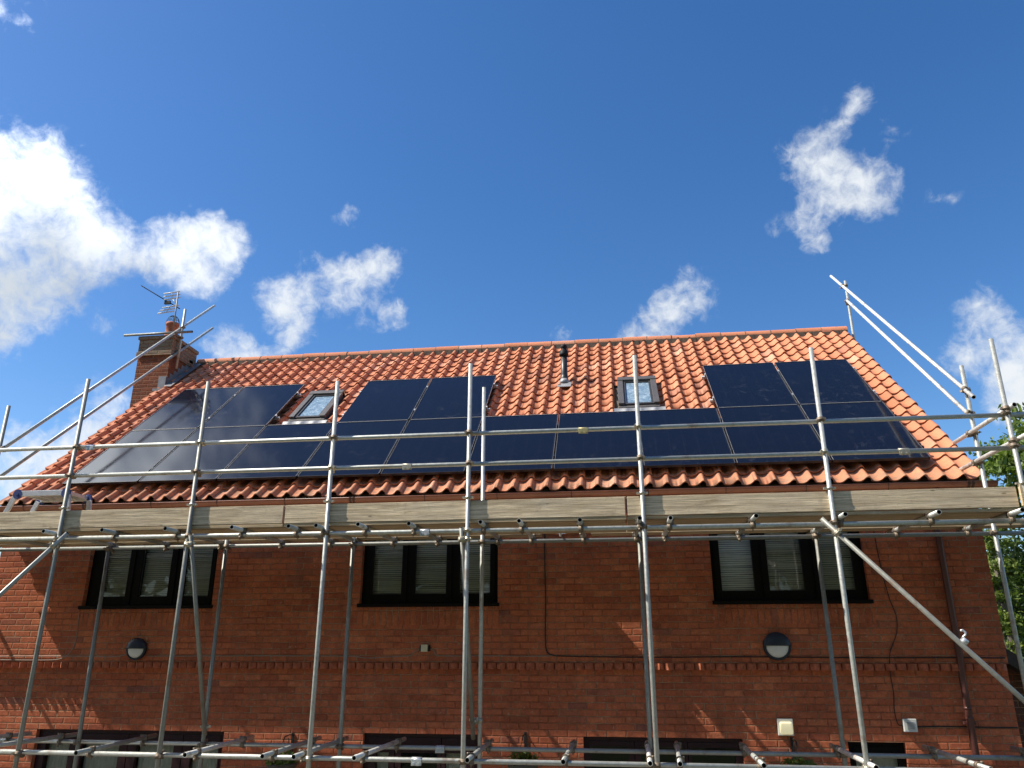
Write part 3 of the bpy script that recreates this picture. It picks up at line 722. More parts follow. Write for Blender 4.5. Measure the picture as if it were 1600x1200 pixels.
# --- roof windows
def roofbox(mb, x0, x1, s0, s1, o0, o1, bev=0, mi=0):
    mb.hexa([rp(x0,s0,o0), rp(x1,s0,o0), rp(x1,s1,o0), rp(x0,s1,o0), rp(x0,s0,o1), rp(x1,s0,o1), rp(x1,s1,o1), rp(x0,s1,o1)], mi, bev)
for x0, x1 in ((-5.185,-4.605), (.095,.69)):
    s0, s1 = 2.06, 3.20; mb = MB()
    roofbox(mb, x0-.012, x0+.075, s0+.07, s1-.06, -.2, -.03, .006); roofbox(mb, x1-.075, x1+.012, s0+.07, s1-.06, -.2, -.03, .006)
    roofbox(mb, x0-.012, x1+.012, s1-.13, s1, -.2, -.018, .008); roofbox(mb, x0-.012, x1+.012, s0, s0+.075, -.2, -.075, .006)
    sk = obj('roof_window', mb, 'sky_ceiling', house)
    mb = MB(); roofbox(mb, x0+.075, x0+.11, s0+.12, s1-.13, -.19, -.05); roofbox(mb, x1-.11, x1-.075, s0+.12, s1-.13, -.19, -.05)
    roofbox(mb, x0+.075, x1-.075, s0+.075, s0+.125, -.19, -.052); roofbox(mb, x0+.11, x1-.11, s1-.165, s1-.13, -.19, -.052); obj('sash', mb, 'skylight_dark', sk)
    mb = MB(); mb.poly([rp(x0+.11,s0+.125,-.07), rp(x1-.11,s0+.125,-.07), rp(x1-.11,s1-.165,-.07), rp(x0+.11,s1-.165,-.07)]); obj('pane', mb, 'sky_glass', sk)
    mb = MB(); nn = 40; pr = None   # lead apron dressed over the tiles below
    for i in range(nn+1):
        xx = x0-.09+(x1-x0+.18)*i/nn; h = -.115+.034*tile_h(((xx-x_first)/TW)%1)
        cur = [mb.bm.verts.new(rp(xx, s0+.0, -.085)), mb.bm.verts.new(rp(xx, s0-.06, h+.012)), mb.bm.verts.new(rp(xx, s0-.17+.012*math.sin(i*.9), h))]
        if pr:
            for q in range(2): mb.face([pr[q], pr[q+1], cur[q+1], cur[q]], True)
        pr = cur
    obj('flashing', mb, 'lead_pale', sk)

# --- boiler flue through the tiles
fl = rp(-.797, 3.313, -.11); flue = thing('flue_pipe', tuple(fl), 'black vertical flue terminal rising through the bare tiles left of the right roof window', 'flue')
mb = MB(); mb.lathe(fl+Vector((0,0,-.1)), (0,0,1), [(0,.064),(.19,.064),(.20,.058),(.23,.056),(.60,.055)], 24); obj('pipe', mb, 'black_pipe', flue)
mb = MB(); mb.lathe(fl+Vector((0,0,.47)), (0,0,1), [(0,.058),(.0,.078),(.025,.080),(.10,.062),(.11,.047),(.13,.045),(.14,.052),(.17,.054),(.19,.05),(.2,.04)], 24); obj('cowl', mb, 'black_plastic', flue)
mb = MB(); roofbox(mb, -.797-.115, -.797+.115, 3.313-.24, 3.313-.05, -.105, -.092, .003); mb.lathe(fl+Vector((0,0,-.04)), (0,0,1), [(0,.10),(.06,.075),(.09,.067)], 20); obj('flashing', mb, 'lead_pale', flue)

# ------------------------------------------------------------------ solar panels
PW, PL, PX, PY = 1.122, 1.736, 1.15, 1.75358
OX = -7.70783
def panel_proto():
    root = bpy.data.objects.new('solar_panel', None); C.objects.link(root); root.rotation_euler = (SL, 0, 0)
    def loc(name, mb, mm):
        me = bpy.data.meshes.new(name); o = bpy.data.objects.new(name, me); C.objects.link(o); o.parent = root
        bmesh.ops.recalc_face_normals(mb.bm, faces=mb.bm.faces); mb.bm.to_mesh(me); mb.bm.free()
        for q in mm: me.materials.append(M[q])
        return o
    f = MB(); w = .012; T = -.035
    for lo, hi in (((0,0,T),(w,PL,0)), ((PW-w,0,T),(PW,PL,0)), ((w,0,T),(PW-w,w,-.0005)), ((w,PL-w,T),(PW-w,PL,-.0005))): f.box(lo, hi, bev=.0015)
    loc('frame', f, ['pv_frame'])
    gq = MB(); gq.poly([(w,w,-.004),(PW-w,w,-.004),(PW-w,PL-w,-.004),(w,PL-w,-.004)]); loc('glass', gq, ['pv'])
    bk = MB(); bk.poly([(w,w,-.010),(w,PL-w,-.010),(PW-w,PL-w,-.010),(PW-w,w,-.010)]); loc('backsheet', bk, ['black_plastic'])
    e = MB(); e.box((w,PL-.004,-.0002),(PW-w,PL+.0008,.0035)); e.box((-.0004,w,-.004),(.0012,PL-w,.0006)); e.box((PW-.0012,w,-.004),(PW+.0004,PL-w,.0006)); loc('edge_trim', e, ['pv_edge'])
    return root
proto = panel_proto(); first = True
LAB = {(0,0):'grey glinting solar panel at the far left end of the lower row', (1,0):'lower row solar panel directly under the second panel from the chimney',
 (2,0):'lower row solar panel directly below the left roof window', (3,0):'lower row solar panel below and right of the left roof window, under a single upper panel\'s left edge',
 (4,0):'lower row solar panel under the right panel of the middle upper pair', (5,0):'first lower row panel with bare tiles above it, right of the middle upper pair',
 (6,0):'lower row solar panel under the bare tiles below the black flue', (7,0):'lower row solar panel directly below the right roof window',
 (8,0):'lower row solar panel under the left panel of the right upper pair', (9,0):'solar panel at the far right end of the lower row, by the right verge',
 (0,1):'upper row solar panel nearest the chimney, grey with cloud reflection', (1,1):'upper row solar panel just left of the left roof window',
 (3,1):'upper row solar panel just right of the left roof window', (4,1):'upper row solar panel at the right of the middle pair, left of the flue',
 (8,1):'upper row solar panel just right of the right roof window', (9,1):'upper row solar panel at the far right, beside the right verge'}
LAB[(3,0)] = 'lower row solar panel under the left panel of the middle upper pair'
LAB[(2,0)] = 'lower row solar panel with the left roof window directly above it'
for (i, j), lab in LAB.items():
    p = proto if first else dup(proto, (0,0,0)); first = False
    p.location = rp(OX+i*PX+.014, j*PY+.009); tag(p, lab, 'solar panel', 'black solar panels in two rows on the roof')
# mounting rails and hooks
for j, groups in ((0, [(0,10)]), (1, [(0,2),(3,5),(8,10)])):
    for ga, gb in groups:
        for fr_, wd in ((.22,'lower'),(.78,'upper')):
            s = j*PY+fr_*PL; mb = MB(); a, b_ = OX+ga*PX-.05, OX+gb*PX+.05
            roofbox(mb, a, b_, s-.018, s+.018, -.075, -.037); 
            k = a+.25
            while k < b_: roofbox(mb, k-.015, k+.015, s-.14, s+.0, -.125, -.076); k += .86
            for i in range(ga, gb+1): roofbox(mb, OX+i*PX-.010, OX+i*PX+.010, s-.02, s+.02, -.04, .004)
            where = {(0,0):'the whole lower row of panels', (1,0):'the upper pair beside the chimney', (1,3):'the middle upper pair', (1,8):'the right upper pair'}[(j,ga)]
            tag(obj('mounting_rail', mb, 'pv_frame' if j == 0 else 'pv_edge', None, at=rp((a+b_)/2, s, -.05)), f'thin metal rail and clamps under the {wd} edge of {where}', 'mounting rail', 'rails under the solar panels')

# ------------------------------------------------------------------ scaffold
YO, YI = 8.25, 9.30
ZD, ZB = 4.128, 1.872       # ledger heights: deck lift and the lift below
scaf = thing('scaffold', (-2.1, 8.8, 0), 'grey tube scaffold with two lifts and guard rails across the front of the house', 'scaffold')
def tube(name, p0, p1, m_='galv', label=None):
    mb = MB(); mb.pipe(p0, p1); o = obj(name, mb, [m_, 'black_hole'], scaf, at=(Vector(p0)+Vector(p1))/2)
    if label: o['label'] = label
    return o
def coupler(par, pa, da, pb, db, m_='coupler', bolts=True):
    """two hinged collars joined by a block, each closed by a T bolt with a flanged nut"""
    mb = MB(); pa, pb = Vector(pa), Vector(pb); da, db = Vector(da).normalized(), Vector(db).normalized(); ax = (pb-pa)
    if ax.length < 1e-4: ax = Vector((0,1,0))
    mb.obox((pa+pb)/2, da*.018, db*.018, ax*.5)
    axn = ax.normalized()
    for p, d, s in ((pa, da, 1), (pb, db, -1)):
        mb.cyl(p-d*.026, p+d*.026, .0325, 14); mb.cyl(p-d*.008, p+d*.008, .0355, 14)
        if bolts:
            sd_ = d.cross(axn).normalized(); q = p+sd_*.036*(1 if random.random() < .5 else -1); a0 = -axn*s
            mb.obox(q+a0*.0, d*.014, sd_*(.010 if True else 0), axn*.014)
            mb.cyl(q-axn*.034, q+axn*.055, .0075, 8); mb.cyl(q+a0*.016, q+a0*.036, .0165, 6)
    return obj('coupler', mb, m_, par, at=(pa+pb)/2)
def sleeve(par, p, d, m_='sleeve'):
    mb = MB(); p = Vector(p); d = Vector(d); mb.cyl(p-d*.052, p+d*.052, .029, 16)
    mb.box((p.x-.052, p.y-.034, p.z-.048), (p.x+.052, p.y-.022, p.z+.012), bev=.003)
    for s in (-.026,.026): mb.cyl((p.x+s, p.y-.045, p.z-.03), (p.x+s, p.y-.03, p.z-.03), .013, 6)
    return obj('sleeve_joint', mb, m_, par, at=p)
X_, Y_, Z_ = Vector((1,0,0)), Vector((0,1,0)), Vector((0,0,1))
OUT = [(-8.05,6.0),(-6.415,6.075),(-4.82,5.965),(-3.195,5.895),(-1.612,6.035),(.262,6.04),(2.165,6.03),(4.005,6.03)]
INN = [(-8.375,6.14),(-6.50,4.28),(-4.90,4.26),(-3.245,4.27),(-1.635,6.10),(.235,4.27),(2.225,4.27),(4.125,6.11)]
oup = []
for k, (x, zt) in enumerate(OUT):
    ln = [.012,-.006,.01,.004,-.004,.004,.0,.006][k]
    oup.append(tube('upright_tube', (x+ln,YO,0.01), (x-ln*.2,YO,zt), 'galv' if k > 2 else 'galv_dull'))
inn = []
for k, (x, zt) in enumerate(INN): inn.append(tube('upright_tube', (x+(.05 if k == 1 else 0),YI,0.01), (x,YI,zt), 'galv_dull' if k not in (4,7) else 'galv'))
rails = {}
yr = YO+.050
for nm, z, m_ in (('guard_rail_tube',5.215,'galv'),('guard_rail_tube',4.865,'galv'),('ledger_tube',ZD,'galv'),('ledger_tube',ZB,'galv')):
    rails[z] = tube(nm, (-9.6,yr,z+.012), (5.3,yr,z-.012), m_)
rails['di'] = tube('ledger_tube', (-9.6,YI+.05,ZD+.03), (5.2,YI+.05,ZD+.005), 'galv_dull')
rails['bi'] = tube('ledger_tube', (-9.6,YI+.05,ZB+.004), (5.2,YI+.05,ZB-.01), 'galv')
# base plates
for k, (x, zt) in enumerate(OUT+INN):
    y = YO if k < len(OUT) else YI; mb = MB(); mb.box((x-.075,y-.075,.006),(x+.075,y+.075,.012)); obj('base_plate', mb, 'galv_dull', (oup+inn)[k])
for k, (x, zt) in enumerate(OUT):
    for z in (5.215,4.865,ZD,ZB):
        coupler(oup[k], (x,YO,z), Z_, (x,yr,z), X_, 'coupler_bright' if (k+int(z*10)) % 3 == 0 else 'coupler')
    mb = MB(); mb.cyl((x,YO,4.465),(x,YO,4.495),.031,14); mb.box((x-.06,YO-.015,4.47),(x+.06,YO+.02,4.49)); obj('toe_board_clip', mb, 'coupler_bright', oup[k])
for k, (x, zt) in enumerate(INN):
    coupler(inn[k], (x,YI,ZD+.01), Z_, (x,YI+.05,ZD+.01), X_); coupler(inn[k], (x,YI,ZB), Z_, (x,YI+.05,ZB), X_)
for p, m_ in (((-2.09,yr,ZD),'sleeve'),((-2.09,yr,ZB),'sleeve'),((-.34,yr,5.21),'sleeve_brass'),((-2.32,yr,4.865),'coupler_bright'),((-6.25,yr,5.22),'sleeve'),((2.96,yr,4.86),'coupler_bright')):
    par = rails[min((q for q in rails if not isinstance(q, str)), key=lambda q: abs(q-p[2]))]; sleeve(par, p, X_, m_)
sleeve(rails['bi'], (-2.09,YI+.05,ZB-.003), X_)
# transoms over the deck lift
zt_ = ZD+.0486
UPX = [-9.1,-8.3,-7.35,-6.466,-5.748,-4.985,-4.202,-3.556,-3.244,-2.766,-2.215,-1.441,-1.028,-.395,.218,.528,1.374,2.234,3.108,3.86]
for i, x in enumerate(UPX):
    sk = random.uniform(-.03,.03); y0 = 8.05+random.uniform(-.02,.02)
    o = tube('transom_tube', (x,y0,zt_+.006), (x+sk,9.64,zt_+.018), 'galv' if i % 3 else 'alloy')
    coupler(o, (x,yr,zt_), Y_, (x,yr,ZD), X_, 'coupler'); coupler(o, (x+sk*.8,YI+.05,zt_+.015), Y_, (x+sk*.8,YI+.05,ZD+.012), X_, 'coupler')
# transoms over the lower lift (no boards there)
zl = ZB+.0486
LOWX = [(-7.9,-7.34),(-6.95,-6.70),(-5.61,-5.68),(-4.42,-4.435),(-3.60,-3.60),(-3.274,-3.271),(-2.657,-2.574),(-1.535,-1.544),(-.615,-.606),(.193,.207),(.466,.529),(1.216,1.226),(2.19,2.175),(3.15,3.124),(4.05,4.0)]
for i, (x0, x1) in enumerate(LOWX):
    o = tube('transom_tube', (x0,8.05,zl-.01), (x1,9.60,zl+.01), 'galv' if i % 3 else 'alloy')
    f_ = (yr-8.05)/1.55; xa = x0+(x1-x0)*f_; coupler(o, (xa,yr,zl-.006), Y_, (xa,yr,ZB), X_); f_ = (YI+.05-8.05)/1.55; xb = x0+(x1-x0)*f_; coupler(o, (xb,YI+.05,zl+.007), Y_, (xb,YI+.05,ZB), X_)
# braces
def brace(p0, p1, m_='galv', ends=()):
    o = tube('brace_tube', p0, p1, m_); d = (Vector(p1)-Vector(p0))
    for (q, other, od) in ends: coupler(o, q, d, other, od, 'coupler_bright')
    return o
br = brace((2.03,YO-.055,4.165), (5.0,YO-.055,.95), 'galv_dull', [((2.165,YO-.055,4.02),(2.165,YO,4.02),Z_)])
mb = MB(); q = Vector((3.176,YO-.055,2.985))
mb.cyl(q-Vector((.02,0,-.02)), q+Vector((.02,0,-.02)), .03, 14); mb.path([q+Vector((-.015,0,.02)), q+Vector((.0,-.01,.045)), q+Vector((.015,-.01,.055)), q+Vector((.02,-.01,.08)), q+Vector((-.003,-.01,.10)), q+Vector((-.022,-.01,.093))], .011, 8)
obj('open_coupler', mb, 'sleeve', br)['label'] = 'bright half coupler hanging open on the brace'
brace((-6.27,YO-.055,4.18), (-8.9,YO-.055,1.6), 'galv', [((-6.415,YO-.055,4.04),(-6.415,YO,4.04),Z_)])
brace((-4.77,YO-.03,4.13), (-4.86,YI-.05,1.98), 'galv_dull', [((-4.772,YO-.03,4.03),(-4.82,YO,4.03),Z_), ((-4.856,YI-.06,2.06),(-4.90,YI,2.06),Z_)])
brace((-1.672,YO-.03,4.15), (-1.70,YI-.05,1.98), 'galv_dull', [((-1.672,YO-.03,4.03),(-1.612,YO,4.03),Z_), ((-1.69,YI-.06,2.16),(-1.635,YI,2.16),Z_)])
# end returns at the right
e1 = tube('guard_rail_tube', (4.055,8.17,5.275), (4.075,9.75,5.285), 'alloy'); coupler(e1, (4.066,YI,5.28), Y_, (4.125,YI,5.28), Z_); coupler(e1, (4.055,8.33,5.275), Y_, (4.005,YO,5.26), Z_)
e2 = tube('guard_rail_tube', (4.055,7.3,4.93), (4.075,9.75,4.945), 'alloy'); coupler(e2, (4.066,YI,4.94), Y_, (4.125,YI,4.94), Z_); coupler(e2, (4.055,8.36,4.935), Y_, (4.005,YO,4.92), Z_)
# raking rails up both verges, with their end posts
rk = tube('raking_rail_tube', (4.085,9.06,5.64), (4.435,14.72,10.0), 'alloy'); coupler(rk, (4.10,9.27,5.805), rk.matrix_world.to_3x3() @ Vector((.06,.79,.61)), (4.14,YI,5.80), Z_)
rk2 = tube('raking_rail_tube', (4.095,9.26,5.48), (4.40,13.86,9.06), 'alloy'); coupler(rk2, (4.10,9.29,5.505), Vector((.06,.79,.61)), (4.14,YI,5.50), Z_)
po = tube('upright_tube', (4.45,13.97,0.01), (4.45,13.97,9.52), 'galv'); coupler(po, (4.45,13.97,9.42), Z_, (4.395,13.97,9.42), Vector((.06,.79,.61))); coupler(po, (4.45,13.97,9.05), Z_, (4.40,13.90,9.07), Vector((.06,.79,.61)))
rk = tube('raking_rail_tube', (-8.33,8.95,5.20), (-8.385,14.17,9.90), 'galv'); coupler(rk, (-8.33,YI,5.52), Vector((0,.74,.67)), (-8.375,YI,5.52), Z_)
rk2 = tube('raking_rail_tube', (-8.33,8.95,4.78), (-8.385,14.22,9.40), 'galv'); coupler(rk2, (-8.33,YI,5.09), Vector((0,.74,.67)), (-8.375,YI,5.09), Z_)
po = tube('upright_tube', (-8.335,13.06,8.05), (-8.335,13.06,9.31), 'galv'); coupler(po, (-8.335,13.06,8.92), Z_, (-8.39,13.06,8.90), Vector((0,.74,.67))); coupler(po, (-8.335,13.06,8.70), Z_, (-8.40,12.98,8.735), X_)
tube('tie_tube', (-9.42,12.875,8.735), (-8.0,12.875,8.735), 'galv_dull')

# ------------------------------------------------------------------ toe boards and deck planks
def plank(name, lo, hi, m_, label, cat, group=None):
    mb = MB(); mb.box(lo, hi, bev=.004); o = obj(name, mb, m_, None, at=[(a+b_)/2 for a,b_ in zip(lo,hi)]); return tag(o, label, cat, group)
zb0, zb1 = 4.207, 4.245
TB = [(-10.3,-6.42,'toe board at the far left end, left of the folding work platform'),(-6.41,-3.715,'pale toe board above the left window, ending at the red painted board end'),
      (-3.705,.088,'grey toe board across the middle, above the middle window'),(.10,3.95,'long grey toe board above the right window')]
for i, (a, b_, lab) in enumerate(TB): plank('toe_board', (a,YO+.026,zb1+.002+(.002 if i%2 else 0)), (b_,YO+.064,4.452), 'wood', lab, 'toe board', 'toe boards standing on edge along the deck')
for xx in (-3.718, .087):
    mb = MB(); mb.box((xx-.012,YO+.0235,zb1+.006),(xx,YO+.0255,4.448)); tag(obj('end_band', mb, plain('red_end_band', (.16,.035,.025), .7), None), 'narrow red band at the end of the '+('pale left' if xx < -1 else 'middle grey')+' toe board', 'board end band')
plank('toe_board', (3.965,YO-.02,4.255), (5.6,YO+.018,4.475), 'wood_new', 'new yellow board on edge at the right end of the deck', 'toe board', 'toe boards standing on edge along the deck')
segs = [(-10.3,-6.43,'far left end'),(-6.42,-3.72,'stretch above the left window'),(-3.71,.085,'stretch above the middle window'),(.095,3.97,'stretch above the right window')]
rown = ['outermost','second','third','fourth']
for r in range(4):
    y0 = YO+.03+r*.232
    for i, (a, b_, wh) in enumerate(segs):
        sh = random.uniform(-.006,.006); dz = random.uniform(0,.004)
        plank('deck_plank', (a,y0+sh,zb0+dz), (b_,y0+.225+sh,zb1-.004+dz), 'wood_deck', f'scaffold plank in the {rown[r]} deck row from the toe board, {wh}', 'scaffold plank', 'planks lying on the scaffold deck')
for a, b_, wh in ((-8.42,-4.6,'above the left window'),(-4.59,-.94,'ending just left of the satellite dish'),(-.33,3.4,'starting just right of the satellite dish'),(3.41,4.6,'at the right corner of the house')):
    plank('deck_plank', (a,9.405,zb0+.02), (b_,9.63,zb1+.016), 'wood_deck', f'inside scaffold plank close to the wall, {wh}', 'scaffold plank', 'planks lying on the scaffold deck')

# ------------------------------------------------------------------ folding work platform on the deck
wp = thing('work_platform', (-7.1,8.9,4.245), 'silver folding work platform with blue hinges standing on the deck at left', 'work platform')
mb = MB()
xa, xb, ya, yb, zt = -7.46,-6.80,8.72,9.15,4.80
mb.box((xa,ya,zt-.07),(xb,ya+.028,zt),bev=.004); mb.box((xa,yb-.028,zt-.07),(xb,yb,zt),bev=.004)
for k in range(5): mb.box((xa+.02+k*.155,ya+.028,zt-.05),(xa+.05+k*.155,yb-.028,zt-.02))
mb.box((xa,ya+.03,zt-.018),(xb,yb-.03,zt-.006)); obj('platform_top', mb, 'aluminium', wp)
for x, s in ((xa,-1),(xb,1)):
    for y in (ya+.014, yb-.014):
        top, bot = Vector((x+s*.03,y,zt-.06)), Vector((x+s*(.24 if s < 0 else .10),y,4.247))
        mb = MB(); d = bot-top; u_ = Vector((d.z,0,-d.x)).normalized()*.032; mb.obox((top+bot)/2, u_, Vector((0,.0135,0)), d*.5, bev=.004); mb.obox(bot+Vector((0,0,.02)), (.036,0,0), (0,.018,0), (0,0,.02), mi=1)
        lg = obj('leg', mb, ['aluminium','black_plastic'], wp)
    for y in (ya-.004, yb-.018):
        mb = MB(); mb.cyl((x,y,zt-.04),(x,y+.022,zt-.04),.060,20); mb.cyl((x,y-.008,zt-.04),(x,y+.03,zt-.04),.018,12); obj('hinge', mb, 'blue', wp)

# ------------------------------------------------------------------ aerial, dish
mst = Vector((-8.55,13.10,8.72)); mt2 = mst+Vector((-.02,.0,1.0))
ae = thing('television_aerial', tuple(mst), 'thin television aerial with white rods on a mast beside the chimney pot', 'aerial')
mb = MB(); mb.cyl(mst, mt2, .013, 10); obj('mast', mb, 'galv_dull', ae)
mb = MB(); b0, b1 = Vector((-8.52,13.16,9.38)), Vector((-9.36,13.05,9.89)); bd = (b1-b0).normalized()
mb.cyl(b0, b1, .010, 8); mb.box((b0.x-.32,b0.y-.06,b0.z+.10),(b0.x-.20,b0.y-.02,b0.z+.17)); 
for k in range(16):
    p = b0+bd*(.32+k*.042); mb.cyl(p-Vector((.0,.08,0)), p+Vector((.0,.08,0)), .0035, 5)
obj('boom', mb, 'iron', ae)
mb = MB(); w_ = Vector((.155,.03,.03))
for c0, c1 in (((-8.72,13.12,9.73),(-8.70,13.13,9.60)), ((-8.70,13.12,9.42),(-8.78,13.12,9.30))):
    for k in range(3):
        p = Vector(c0).lerp(Vector(c1), k/2); mb.cyl(p-w_, p+w_, .013, 8)
    mb.cyl(c0, c1, .008, 6)
mb.cyl((-8.70,13.13,9.60),(-8.58,13.12,9.47),.009,6); mb.cyl((-8.70,13.12,9.42),(-8.60,13.12,9.45),.009,6)
obj('reflector', mb, 'white', ae)

di = thing('satellite_dish', (-.68,9.79,4.40), 'blue grey satellite dish on the wall, peeping below the deck planks near the middle', 'satellite dish')
mb = MB(); dc = Vector((-.70,9.50,4.44)); ax = Vector((.10,-.93,.35)).normalized(); u_, v_ = basis(ax); prev = None
for i in range(7):
    r_ = .23*i/6; cur = [mb.bm.verts.new(dc+ax*(r_*r_*.9)+(u_*math.cos(t_)+v_*math.sin(t_)*1.08)*max(r_,1e-3)) for t_ in [2*math.pi*k/28 for k in range(28)]]
    if prev: mb.skin(prev, cur)
    prev = cur
obj('reflector', mb, 'dish', di)
mb = MB(); mb.cyl((-.70,9.80,4.42), dc, .02, 10); mb.box((-.76,9.775,4.34),(-.64,9.797,4.50)); obj('wall_bracket', mb, 'galv_dull', di)
mb = MB(); mb.path([(-.70,9.48,4.24),(-.695,9.36,4.20),(-.69,9.22,4.25)], .012, 8); mb.cyl((-.69,9.24,4.24),(-.69,9.17,4.29),.028,12); obj('feed_arm', mb, 'white', di)

# ------------------------------------------------------------------ wall fittings and cables
def bulkhead(x, z, r, lab):
    t_ = thing('bulkhead_lamp', (x, YU, z), lab, 'wall lamp', 'round eyelid lamps on the wall')
    mb = MB(); mb.lathe((x,YU-.002,z), (0,-1,0), [(0,r*.94),(.02,r),(.05,r),(.062,r*.93),(.062,r*.84),(.05,r*.82)], 36); obj('body', mb, 'navy', t_)
    mb = MB(); mb.lathe((x,YU-.045,z), (0,-1,0), [(0,r*.84),(.012,r*.80),(.03,r*.62),(.042,r*.35),(.046,.002)], 36); obj('diffuser', mb, 'white', t_)
    mb = MB(); pr = None
    for i in range(19):
        a_ = math.pi*i/18; cur = []
        for h, rr in ((.064,r*.97),(.088,r*.80),(.104,r*.45),(.108,.0)):
            cur.append(mb.bm.verts.new((x+math.cos(a_)*rr, YU-h, z+r*.06+math.sin(a_)*rr*.97)))
        if pr:
            for q in range(3): mb.face([pr[q], pr[q+1], cur[q+1], cur[q]], True)
        pr = cur
    mb.box((x-r*.97,YU-.10,z+r*.03),(x+r*.97,YU-.05,z+r*.07)); obj('eyelid', mb, 'navy', t_)
bulkhead(-6.20, 2.922, .135, 'round eyelid wall lamp below the left upper window')
bulkhead(1.748, 2.95, .155, 'round eyelid wall lamp below the right upper window')
t_ = thing('junction_box', (-2.415,YU,2.93), 'small square cream box on a dark plate below the middle window', 'junction box')
mb = MB(); mb.box((-2.48,YU-.022,2.895),(-2.35,YU-.001,2.965),bev=.003); obj('back_plate', mb, 'black_plastic', t_)
mb = MB(); mb.box((-2.456,YU-.062,2.888),(-2.374,YU-.023,2.972),bev=.006); obj('cover', mb, 'cream', t_)
t_ = thing('square_wall_lamp', (1.765,YL,2.085), 'cream square wall lamp above the hanging basket at lower right', 'wall lamp')
mb = MB(); mb.box((1.675,YL-.035,2.00),(1.845,YL-.001,2.175),bev=.006); obj('body', mb, 'pale_grey', t_)
lm, lt, lb = mat('lamp_glow'); lb.inputs['Base Color'].default_value = (.8,.74,.5,1); lb.inputs['Emission Color'].default_value = (1,.86,.50,1); lb.inputs['Emission Strength'].default_value = .32
mb = MB(); mb.box((1.693,YL-.075,2.015),(1.832,YL-.036,2.145),bev=.02); obj('diffuser', mb, lm, t_)
t_ = thing('floodlight', (3.09,YL,2.12), 'small grey square floodlight at the end of the thin black cable', 'floodlight')
mb = MB(); mb.box((3.018,YL-.055,2.055),(3.158,YL-.012,2.19),bev=.008); obj('body', mb, 'pale_grey', t_)
mb = MB(); mb.box((3.05,YL-.06,2.085),(3.126,YL-.054,2.158)); obj('lens', mb, 'lead_pale', t_)
mb = MB(); mb.box((3.06,YL-.013,2.09),(3.12,YL-.001,2.15)); obj('wall_bracket', mb, 'black_plastic', t_)

def cable(pts, r, m_, lab, sm=3):
    P_ = [Vector(p) for p in pts]; out = []
    for i in range(len(P_)-1):
        a, b_, c_, d = P_[max(i-1,0)], P_[i], P_[i+1], P_[min(i+2,len(P_)-1)]
        for k in range(sm):
            t = k/sm; out.append(.5*((2*b_)+(c_-a)*t+(2*a-5*b_+4*c_-d)*t*t+(3*b_-a-3*c_+d)*t**3))
    out.append(P_[-1]); mb = MB(); mb.path(out, r, 7); return tag(obj('cable', mb, m_, None, at=P_[0]), lab, 'cable')
yc = YU-.010
cable([(-.70,yc,4.34),(-.90,yc,4.32),(-.925,yc,4.25),(-.93,yc,3.9),(-.925,yc,3.5),(-.935,yc,3.1),(-.93,yc,2.93),(-.90,yc,2.87),(-.82,yc,2.845),(-.70,yc,2.84),(-.2,yc,2.832),(.5,yc,2.828),(1.2,yc,2.835),(2.0,yc,2.83),(2.8,yc,2.826),(3.5,yc,2.828),(4.19,yc,2.825)], 0.0065, 'cable', 'thick black cable dropping from the satellite dish and running right along the wall')
cable([(3.0,yc,4.45),(3.01,yc,4.1),(3.03,yc,3.75),(3.07,yc,3.45),(3.11,yc,3.28),(3.09,yc,3.1),(3.0,yc,2.92),(2.965,yc,2.80),(2.97,YL-.008,2.62),(2.975,YL-.008,2.45),(2.955,YL-.008,2.28),(2.965,YL-.008,2.16),(2.985,YL-.008,2.12),(3.03,YL-.008,2.115)], .0045, 'cable', 'thin black cable straggling down to the floodlight at right')
cable([(3.15,YL-.007,2.105),(3.4,YL-.007,2.112),(3.66,YL-.007,2.112),(3.9,YL-.007,2.108),(4.2,YL-.007,2.11)], .007, 'cable', 'short black cable from the floodlight to the right corner')
cable([(-8.4,yc,2.83),(-7.6,yc,2.835),(-6.9,yc,2.832),(-6.5,yc,2.828),(-6.33,yc,2.86),(-6.28,yc,2.88)], .005, 'cable_grey', 'pale thin cable along the string course at left, up to the lamp')
cable([(-6.05,yc,2.835),(-5.2,yc,2.838),(-4.3,yc,2.84),(-3.6,yc,2.838),(-3.3,yc,2.835),(-3.15,yc,2.815),(-2.9,yc,2.828),(-2.62,yc,2.84),(-2.58,yc,2.86),(-2.52,yc,2.90),(-2.48,yc,2.92)], .005, 'cable_grey', 'pale thin cable from the left lamp to the junction box')
cable([(-2.35,yc,2.92),(-2.30,yc,2.90),(-2.275,yc,2.85),(-2.2,yc,2.84),(-1.6,yc,2.842),(-1.0,yc,2.838),(-.8,yc,2.852)], .0045, 'cable_grey', 'pale thin cable leaving the right side of the junction box')
cable([(-7.11,yc,3.42),(-7.10,yc,3.25),(-7.09,yc,3.05),(-7.12,yc,2.92),(-7.18,yc,2.84),(-7.27,yc,2.80),(-7.5,yc,2.785),(-8.4,yc,2.79)], .005, 'cable_grey', 'pale cable curling down from the corner of the left window')

